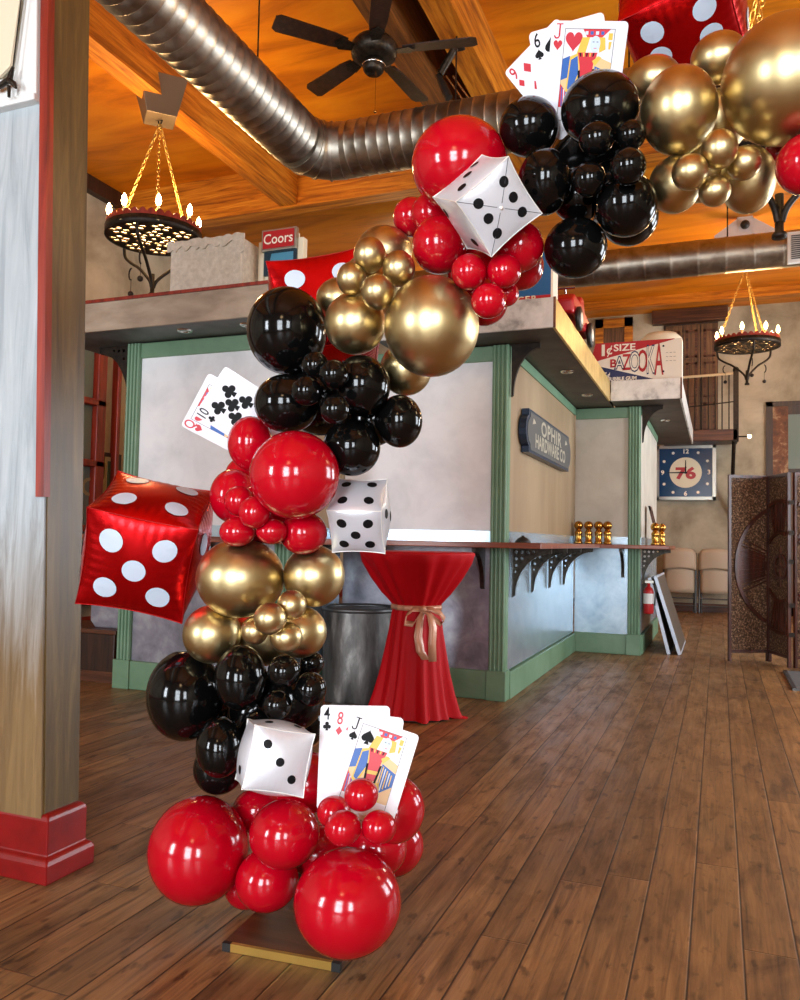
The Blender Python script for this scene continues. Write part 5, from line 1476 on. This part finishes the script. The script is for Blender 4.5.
# ------------------------------------------------------------------ left side, behind the column
zf = at_z(100, 682, 0)
bn = thing('low_chest', 'dark brown low chest standing left of the green bar post, below the red die', 'chest', (-4.75, zf.y+.2, 0))
zb2 = at_y(105, 634, zf.y).z
MB().box((-5.35, zf.y, .03), (-4.16, zf.y+.45, zb2)).build('body', 'dark_wood', bn, bevel=.008)
MB().box((-5.37, zf.y-.015, zb2), (-4.14, zf.y+.47, zb2+.03)).build('lid', 'brown_wood', bn, bevel=.005)
MB().box((-5.35, zf.y-.008, .0), (-4.16, zf.y+.0, .08)).build('skirt', 'brown_wood', bn)
gc = MB(); p0 = at_y(95, 612, zf.y+.15); p1 = at_y(134, 623, zf.y+.15)
zz = zb2+.03
gc.prism([(0, .05), (.05, 0), (p1.x-p0.x, 0), (p1.x-p0.x, .26), (0, .26)], (p0.x, zf.y+.10, zz), (1, 0, 0), (0, 0, 1), (0, 1, 0), .28)
tag(gc.build('grey_crate', 'zinc_dark', bevel=.01), 'grey metal crate on the low dark chest, peeking out under the big red die', 'crate')
# poster on the left wall
yq0, yq1 = at_x(101, 470, XL+.02).y, at_x(121, 470, XL+.02).y
zq0, zq1 = at_x(110, 520, XL+.02).z, at_x(110, 453, XL+.02).z
ps = thing('framed_poster', 'small framed green poster on the stone wall beside the red window', 'poster', (XL+.02, yq0, zq0))
MB().box((XL+.002, yq0, zq0), (XL+.02, yq1, zq1)).build('frame', 'dark_wood', ps)
MB().box((XL+.018, yq0+.05, zq0+.05), (XL+.024, yq1-.05, zq1-.05)).build('paper', 'poster_pale', ps)
MB().box((XL+.022, yq0+.10, zq0+.10), (XL+.028, yq1-.10, zq1-.10)).build('picture', 'poster_green', ps)
mb = MB(); letters(mb, 'GULF', (XL+.030, (yq0+yq1)/2, zq0+(zq1-zq0)*.45), (0, 1, 0), (0, 0, 1), .3, sx=1.4, bold=.004); mb.build('lettering', 'poster_pale', ps)
# ------------------------------------------------------------------ back wall
yw = YB
W_ = lambda u, v, d=0: at_y(u, v, yw-d)
a_, b_ = W_(596, 321), W_(633, 352)
mb = MB()
x0, x1, z0, z1 = a_.x, b_.x, b_.z-.3, a_.z
for q in ((x0, x0+.14, z0, z1), (x1-.14, x1, z0, z1), (x0, x1, z1-.16, z1)): mb.box((q[0], yw-.08, q[2]), (q[1], yw, q[3]))
fr = struct(mb.build('window_7', 'beam_x'))
adopt(MB().box((x0+.14, yw-.03, z0), (x1-.14, yw-.01, z1-.16)).build('pane', 'shutter_wood'), fr)
# shuttered balcony door with heavy lintel
a_, b_ = W_(653, 313), W_(728, 321)
dr_ = MB().box((a_.x, yw-.16, b_.z), (b_.x, yw, a_.z)).build('door_1', 'brown_wood', bevel=.01); struct(dr_)
a_, b_ = W_(664, 323), W_(718, 436)
adopt(MB().box((a_.x, yw-.03, b_.z), (b_.x, yw-.004, a_.z)).build('frame', 'dark_wood'), dr_)
wd = (b_.x-a_.x)
for k in range(3):
    xx = a_.x+.04+wd*.97*k/3; xe = xx+wd*.30
    lf = MB().box((xx, yw-.06, b_.z), (xe, yw-.02, a_.z-.08)).build('shutter', 'shutter_wood'); adopt(lf, dr_)
    mb = MB()
    for (p0_, p1_) in ((.04, .30), (.34, .66), (.70, .95)):
        z0 = b_.z+(a_.z-.08-b_.z)*p0_; z1 = b_.z+(a_.z-.08-b_.z)*p1_
        mb.box((xx+.04, yw-.068, z0), (xe-.04, yw-.055, z0+.04)).box((xx+.04, yw-.068, z1-.04), (xe-.04, yw-.055, z1)).box((xx+.04, yw-.068, z0), (xx+.08, yw-.055, z1)).box((xe-.08, yw-.068, z0), (xe-.04, yw-.055, z1))
    mb.build('raised_panel', 'brown_wood').parent = None
    o = bpy.data.objects[[n_.name for n_ in COL.objects if n_.name.startswith('raised_panel')][-1]]
    adopt(o, lf)
# balcony
yb2 = yw-.75
Bp = lambda u, v: at_y(u, v, yb2)
a_, b_ = Bp(662, 431), Bp(738, 440)
bl = thing('balcony', 'small wooden balcony with thin iron railing in front of the shuttered door', 'balcony', ((a_.x+b_.x)/2, yb2, b_.z))
MB().box((a_.x, yb2, b_.z), (b_.x, yw-.17, a_.z)).build('deck', 'brown_wood', bl, bevel=.01)
ztop = Bp(736, 373).z; zdk = a_.z
xL, xR = Bp(668, 400).x, Bp(736, 400).x
n = 10
for k in range(n):
    x = xL+(xR-xL)*k/n
    MB().tube([(x, yb2+.03, zdk), (x, yb2+.03, ztop-.02)], .009, 6).build('baluster', 'dark_iron', bl)
MB().box((xR-.04, yb2, b_.z-.02), (xR+.04, yb2+.08, ztop+.03)).sphere((xR, yb2+.04, ztop+.06), .05, 10, 8).build('newel_post', 'dark_iron', bl)
MB().tube([(xL-.1, yb2+.03, ztop-.03), (xR, yb2+.03, ztop)], .022, 8).build('rope_rail', 'rope', bl)
MB().tube([(xL-.1, yb2+.03, ztop-.55), (xR, yb2+.03, ztop-.45)], .010, 6).build('lower_rail', 'dark_iron', bl)
MB().tube([(xR-.03, yb2+.05, b_.z), (xR-.06, yw-.03, 1.6)], .03, 8).build('brace', 'dark_iron', bl)
pb = at_y(748, 436, yb2)
MB().tube([(xR, yb2+.04, pb.z), (pb.x, yb2+.04, pb.z)], .012, 6).build('lamp_arm', 'dark_iron', bl)
MB().sphere((pb.x+.02, yb2+.04, pb.z), .03, 10, 8).build('small_bulb', 'bulb', bl)

# square clock
a_, b_ = W_(656, 446, .1), W_(716, 500, .1)
cw, chh = b_.x-a_.x, a_.z-b_.z; cx0, cz0 = a_.x, b_.z
ck = thing('wall_clock', 'square blue wall clock with cream disc and red mark, hanging under the balcony', 'clock', (cx0+cw/2, yw-.1, cz0))
mb = MB(); t = .055
for q in ((0, t, 0, chh), (cw-t, cw, 0, chh), (0, cw, 0, t), (0, cw, chh-t, chh)): mb.box((cx0+q[0], yw-.13, cz0+q[2]), (cx0+q[1], yw-.002, cz0+q[3]))
mb.build('frame', 'silver_frame', ck)
face = MB().box((cx0+t*.8, yw-.10, cz0+t*.8), (cx0+cw-t*.8, yw-.004, cz0+chh-t*.8)).build('dial', 'clock_blue', ck)
cc = Vector((cx0+cw/2, yw-.102, cz0+chh/2)); R_ = cw*.27
adopt(MB().face(circle(0, 0, R_, 32), cc, (1, 0, 0), (0, 0, 1)).build('cream_disc', 'cream'), face)
mb = MB()
letters(mb, '76', cc+Vector((0, -.002, -.02)), (1, 0, 0), (0, 0, 1), R_*1.0, bold=.012, sx=1.25)
adopt(mb.build('red_mark', 'sign_red'), face)
mb = MB()
for tx_, dx_1, dz_1 in (('12', 0, .385), ('3', .385, 0), ('6', 0, -.385), ('9', -.385, 0)): letters(mb, tx_, cc+Vector((dx_1*cw, -.002, dz_1*chh)), (1, 0, 0), (0, 0, 1), .11*cw, bold=.003)
for k in range(12):
    if k % 3: 
        a = 2*PI*k/12; rr = .36*cw/max(abs(math.cos(a)), abs(math.sin(a)), .86)
        mb.face(circle(rr*math.cos(a), rr*math.sin(a)*chh/cw, .026*cw, 10), cc+Vector((0, -.002, 0)), (1, 0, 0), (0, 0, 1))
adopt(mb.build('numerals', 'sign_white'), face)
mb = MB().face([(-.012, -.02), (.012, -.02), (.006, .22*cw), (-.006, .22*cw)], cc+Vector((0, -.008, 0)), (1, 0, 0), (0, 0, 1)); adopt(mb.build('minute_hand', 'black_print'), face)
mb = MB().face([(.03, -.014), (.03, .014), (-.30*cw, .007), (-.30*cw, -.007)], cc+Vector((0, -.007, 0)), (1, 0, 0), (0, 0, 1)); adopt(mb.build('hour_hand', 'black_print'), face)

# doorway at the far right of the back wall
a_ = W_(766, 402, .05)
dd = MB().box((a_.x, yw-.06, 0), (a_.x+.10, yw, a_.z)).box((a_.x, yw-.06, a_.z-.08), (a_.x+1.9, yw, a_.z)).build('door_2', 'dark_wood'); struct(dd)
xr = W_(788, 450).x
adopt(MB().box((a_.x+.10, yw-.05, 0), (xr, yw-.01, a_.z-.08)).build('rusty_leaf', 'rust_paint'), dd)
zg = W_(790, 469).z
adopt(MB().box((xr, yw-.03, zg), (a_.x+1.8, yw-.01, a_.z-.16)).build('glass', 'glass_dark'), dd)
adopt(MB().box((xr, yw-.05, zg-.06), (a_.x+1.9, yw-.01, zg)).box((xr, yw-.05, a_.z-.22), (a_.x+1.9, yw-.01, a_.z-.08)).build('glazing_bar', 'dark_wood'), dd)
adopt(MB().box((xr, yw-.03, 0), (a_.x+1.9, yw-.01, zg-.06)).build('lower_panel', 'shutter_wood'), dd)

# two folded chairs against the back wall
def folded_chair(u0, u1, label):
    yc = yw-.34
    a_, b_ = at_y(u0, 546, yc), at_y(u1, 608, yc); w = b_.x-a_.x; x0 = a_.x; H_ = 1.04
    t = thing('folding_chair', label, 'chair', (x0+w/2, yc, 0), 'folded tan chairs at the back wall')
    def pad(z0, z1, y, inset, bow, rnd, name):
        n = 9; mb = MB(); rows = 6; V = []
        for j in range(rows+1):
            z = z0+(z1-z0)*j/rows; k = j/rows
            ins = inset+(rnd*w*max(0, (k-.7)/.3)**2)
            for i in range(n+1):
                s_ = i/n; x = x0+ins+(w-2*ins)*s_
                V.append((x, y-.05*math.sin(PI*s_), z-(bow*math.sin(PI*s_)*-1 if j == 0 else (-bow*.6*math.sin(PI*s_) if j == rows else 0))))
        fs = [(j*(n+1)+i, j*(n+1)+i+1, (j+1)*(n+1)+i+1, (j+1)*(n+1)+i) for j in range(rows) for i in range(n)]
        o = mb.add(V, fs, 0, True).build(name, 'chair_tan', t)
        md = o.modifiers.new('thick', 'SOLIDIFY'); md.thickness = .03
        return o
    pad(.70, 1.04, yc-.05, .02, .04, .10, 'backrest')
    pad(.33, .74, yc-.01, .05, .0, .04, 'seat')
    for sx in (0, 1):
        x = x0+.02+(w-.04)*sx
        MB().tube([(x, yc+.02, .98), (x, yc+.0, .5), (x, yc-.04, .0)], .014, 8).build('leg', 'chair_metal', t)
        x2 = x0+.05+(w-.10)*sx
        MB().tube([(x2, yc+.05, .55), (x2, yc+.08, .0)], .014, 8).build('leg', 'chair_metal', t)
    for z in (.12, .24): MB().tube([(x0+.03, yc-.03, z), (x0+w-.03, yc-.03, z)], .012, 8).build('stretcher', 'chair_metal', t)
folded_chair(662.5, 697, 'folded tan chair at the back wall, next to the leaning table tops')
folded_chair(698, 733, 'folded tan chair at the back wall, half hidden by the carved screen')

# leaning folding tables and fire extinguisher beside the bar end
for k, (xb0, lab) in enumerate(((.28, 'grey table top leaning against the far bar end, inner of the two'), (.385, 'grey-brown table top leaning against the far bar end, outer of the two'))):
    b0 = Vector((X3+xb0-.03, 8.66, .0)); t0 = Vector((X3+.06+k*.055, 8.66, .76+.02*k))
    d = (t0-b0).normalized(); nn = Vector((d.z, 0, -d.x))
    L_ = (t0-b0).length
    ft = thing('folding_table', lab, 'table', b0, 'leaning table tops')
    for nm, mt_, ys_, ye_, w0, w1_ in (('table_top', 'table_top', .02, 1.2, .02, L_-.02), ('edge_band', 'table_edge', 0, .02, 0, L_), ('edge_band', 'table_edge', .02, 1.2, L_-.02, L_), ('edge_band', 'table_edge', .02, 1.2, 0, .02)):
        vs = [b0+d*w+nn*h+Vector((0, y, 0)) for w in (w0, w1_) for h, y in ((0, ys_), (.032, ys_), (.032, ye_), (0, ye_))]
        MB().add(vs, [(0,3,2,1),(4,5,6,7),(0,1,5,4),(1,2,6,5),(2,3,7,6),(3,0,4,7)]).build(nm, mt_, ft)
pe = at_y(645.5, 612, Y3+.02)
ex_x, ex_y = X3+.085, Y3-.02
ze0, ze1 = .42, .72
fx = thing('fire_extinguisher', 'small red fire extinguisher with a white label at the end of the bar', 'fire extinguisher', (ex_x, ex_y, ze0))
MB().lathe([(.001, ze0), (.045, ze0), (.05, ze0+.015), (.05, ze1-.08), (.035, ze1-.045), (.016, ze1-.03), (.016, ze1), (.001, ze1)], (ex_x, ex_y, 0), 20).build('cylinder', 'sign_red', fx)
MB().lathe([(.0512, ze0+.10), (.0512, ze0+.20)], (ex_x, ex_y, 0), 20).build('label_band', 'white_plastic', fx)
MB().box((ex_x-.035, ex_y-.012, ze1), (ex_x+.05, ex_y+.012, ze1+.03)).build('handle', 'silver_frame', fx, bevel=.004)
MB().tube([(ex_x+.04, ex_y, ze1), (ex_x+.07, ex_y-.01, ze1-.05), (ex_x+.06, ex_y-.02, ze0+.08)], .008, 6).build('hose', 'black_paint', fx)

# carved folding screen
S0, S1 = at_z(728, 661, 0), at_z(769, 661, 0)
wp = (S1-S0).length
rr_ = ray(790, 664); rr_ = Vector((rr_.x, rr_.y, 0)).normalized()
b_q = -2*S1.dot(rr_); c_q = S1.dot(S1)-1e-9-wp**2
S1f = Vector((S1.x, S1.y, 0)); t_ = S1f.dot(rr_); perp2 = S1f.dot(S1f)-t_*t_
S2 = rr_*(t_-math.sqrt(max(wp**2-perp2, .0)))
S2b = S2+Vector((.035, .01, 0)); S3 = S2b+Vector((.34, .26, 0)).normalized()*wp; S4 = S3+Vector((.38, -.2, 0)).normalized()*wp
HS = 1.80
sc = thing('folding_screen', 'dark carved wooden folding screen with a wheel pattern, at the right edge', 'folding screen', (S1.x, S1.y, 0))
RC = (1.64*wp, .92); RO = 1.50*wp
for k, (pa, pb_) in enumerate(((S0, S1), (S1, S2), (S2b, S3), (S3, S4))):
    ex_ = (pb_-pa).normalized(); en_ = Vector((ex_.y, -ex_.x, 0))
    if en_.y > 0: en_ = -en_
    Bx = lambda x0, x1, z0, z1, h0, h1, mb: mb.add([pa+ex_*x+en_*h+Vector((0, 0, z)) for z in (z0, z1) for x, h in ((x0, h0), (x1, h0), (x1, h1), (x0, h1))], [(0,3,2,1),(4,5,6,7),(0,1,5,4),(1,2,6,5),(2,3,7,6),(3,0,4,7)])
    mb = MB(); g = .028
    Bx(.003, g, 0, HS, -.014, .014, mb); Bx(wp-g, wp-.003, 0, HS, -.014, .014, mb); Bx(g, wp-g, HS-.03, HS, -.014, .014, mb); Bx(g, wp-g, .08, .11, -.014, .014, mb)
    fr = mb.build('panel_frame', 'screen_wood', sc)
    mb = MB(); Bx(g, wp-g, .11, HS-.03, -.006, .006, mb); adopt(mb.build('carved_panel', 'screen_carved'), fr)
    # wheel: rings and spokes clipped to this panel
    off = k*wp; mb = MB()
    def ring(r0, r1, h, n=90):
        for i in range(n):
            a0_, a1_ = 2*PI*i/n, 2*PI*(i+1)/n
            q = [(RC[0]+r*math.cos(a)-off, RC[1]+r*math.sin(a)) for r, a in ((r0, a0_), (r1, a0_), (r1, a1_), (r0, a1_))]
            if min(x for x, _ in q) < g or max(x for x, _ in q) > wp-g: continue
            mb.add([pa+ex_*x+en_*hh+Vector((0, 0, z)) for hh in (.005, h) for x, z in q], [(4,5,6,7),(0,1,5,4),(1,2,6,5),(2,3,7,6),(3,0,4,7)])
    ring(RO-.035, RO, .022); ring(RO*.48, RO*.48+.03, .022); ring(.10, .125, .022)
    ring(RO*.5, RO-.03, .008, 60)
    for i in range(72):
        a = 2*PI*i/72
        for r0, r1, wdt in ((RO*.5+.02, RO-.035, .008),):
            c_, s_ = math.cos(a), math.sin(a)
            q = [(RC[0]+r*c_-s_*d-off, RC[1]+r*s_+c_*d) for r, d in ((r0, -wdt), (r1, -wdt), (r1, wdt), (r0, wdt))]
            if min(x for x, _ in q) < g or max(x for x, _ in q) > wp-g: continue
            mb.add([pa+ex_*x+en_*hh+Vector((0, 0, z)) for hh in (.005, .017) for x, z in q], [(4,5,6,7),(0,1,5,4),(1,2,6,5),(2,3,7,6),(3,0,4,7)])
    if mb.v: adopt(mb.build('wheel_carving', 'screen_wood'), fr)
    if k == 1:
        mb = MB(); cxx = RC[0]-off
        for q in ((cxx-.012, cxx+.012, RC[1]-.19, RC[1]+.19), (cxx-.10, cxx+.10, RC[1]-.012, RC[1]+.012)): Bx(*q, .006, .024, mb)
        adopt(mb.build('centre_cross', 'brown_wood'), fr)
for z in (.28, .55, .95, 1.22, 1.5):
    o = MB().add([S2+(S2b-S2)*a+Vector((0, 0, z+dz)) for dz in (0, .04) for a in (-.2, 1.2)], [(0, 1, 3, 2)]).build('hinge', 'dark_iron', sc); o.modifiers.new('thick', 'SOLIDIFY').thickness = .006
# floor grate in front of it
a_, b_ = at_z(783, 672, 0), at_z(812, 692, 0)
fg = thing('floor_mat', 'dark floor mat with a pale edge at the right edge, before the screen', 'mat', (a_.x+.3, a_.y-.3, 0))
MB().box((a_.x+.03, b_.y, .0), (a_.x+.8, a_.y-.02, .014)).build('mat_body', 'grey_cloth', fg)
MB().box((a_.x, b_.y, .0), (a_.x+.03, a_.y, .017)).box((a_.x, a_.y-.02, 0), (a_.x+.8, a_.y, .017)).build('edge_strip', 'chair_metal', fg)

# ------------------------------------------------------------------ light
def area(loc, rot, sx, sy, power, color, name='window_daylight'):
    l = bpy.data.lights.new(name, 'AREA'); l.shape = 'RECTANGLE'; l.size = sx; l.size_y = sy; l.energy = power; l.color = color
    o = bpy.data.objects.new(name, l); COL.objects.link(o); o.location = loc; o.rotation_euler = rot
    return o
DAY = (.86, .93, 1.0)
for (a, b, z0, z1), pw in zip(FW, (430, 350, 330)):
    area(((a+b)/2, YF-.35, (z0+z1)/2), (PI/2, 0, 0), b-a, z1-z0, pw, DAY)
for (a, b, z0, z1), pw in zip(RW, (230, 330)):
    area((XR+.35, (a+b)/2, (z0+z1)/2), (PI/2, 0, PI/2), b-a, z1-z0, pw, DAY)
def fill_light(loc, pw, col=(1.0, .66, .34), r=.25):  # added warm fills without fittings, out of view, to brighten ceiling and back
    l = bpy.data.lights.new('unseen_fill', 'POINT'); l.energy = pw; l.color = col; l.shadow_soft_size = r
    o = bpy.data.objects.new('unseen_fill', l); COL.objects.link(o); o.location = loc
fill_light((-.3, -1.6, 3.0), 26); fill_light((2.4, 4.6, 3.2), 26); fill_light((2.2, 11.2, 3.4), 90, (1.0, .84, .66)); fill_light((-4.6, 11.5, 3.8), 40)
wd_ = bpy.data.worlds.new('world'); SC.world = wd_; wd_.use_nodes = True
bg = wd_.node_tree.nodes['Background']; bg.inputs[0].default_value = (.75, .86, 1.0, 1); bg.inputs[1].default_value = 1.5
SC.view_settings.view_transform = 'Standard'; SC.view_settings.look = 'None'; SC.view_settings.gamma = 1.0
SC.view_settings.use_curve_mapping = False; SC.view_settings.exposure = 0.08
cy = SC.cycles
cy.use_denoising = True; cy.max_bounces = 7; cy.diffuse_bounces = 4; cy.glossy_bounces = 4; cy.transmission_bounces = 4
cy.sample_clamp_indirect = 4.0; cy.caustics_reflective = False; cy.caustics_refractive = False; cy.blur_glossy = .5
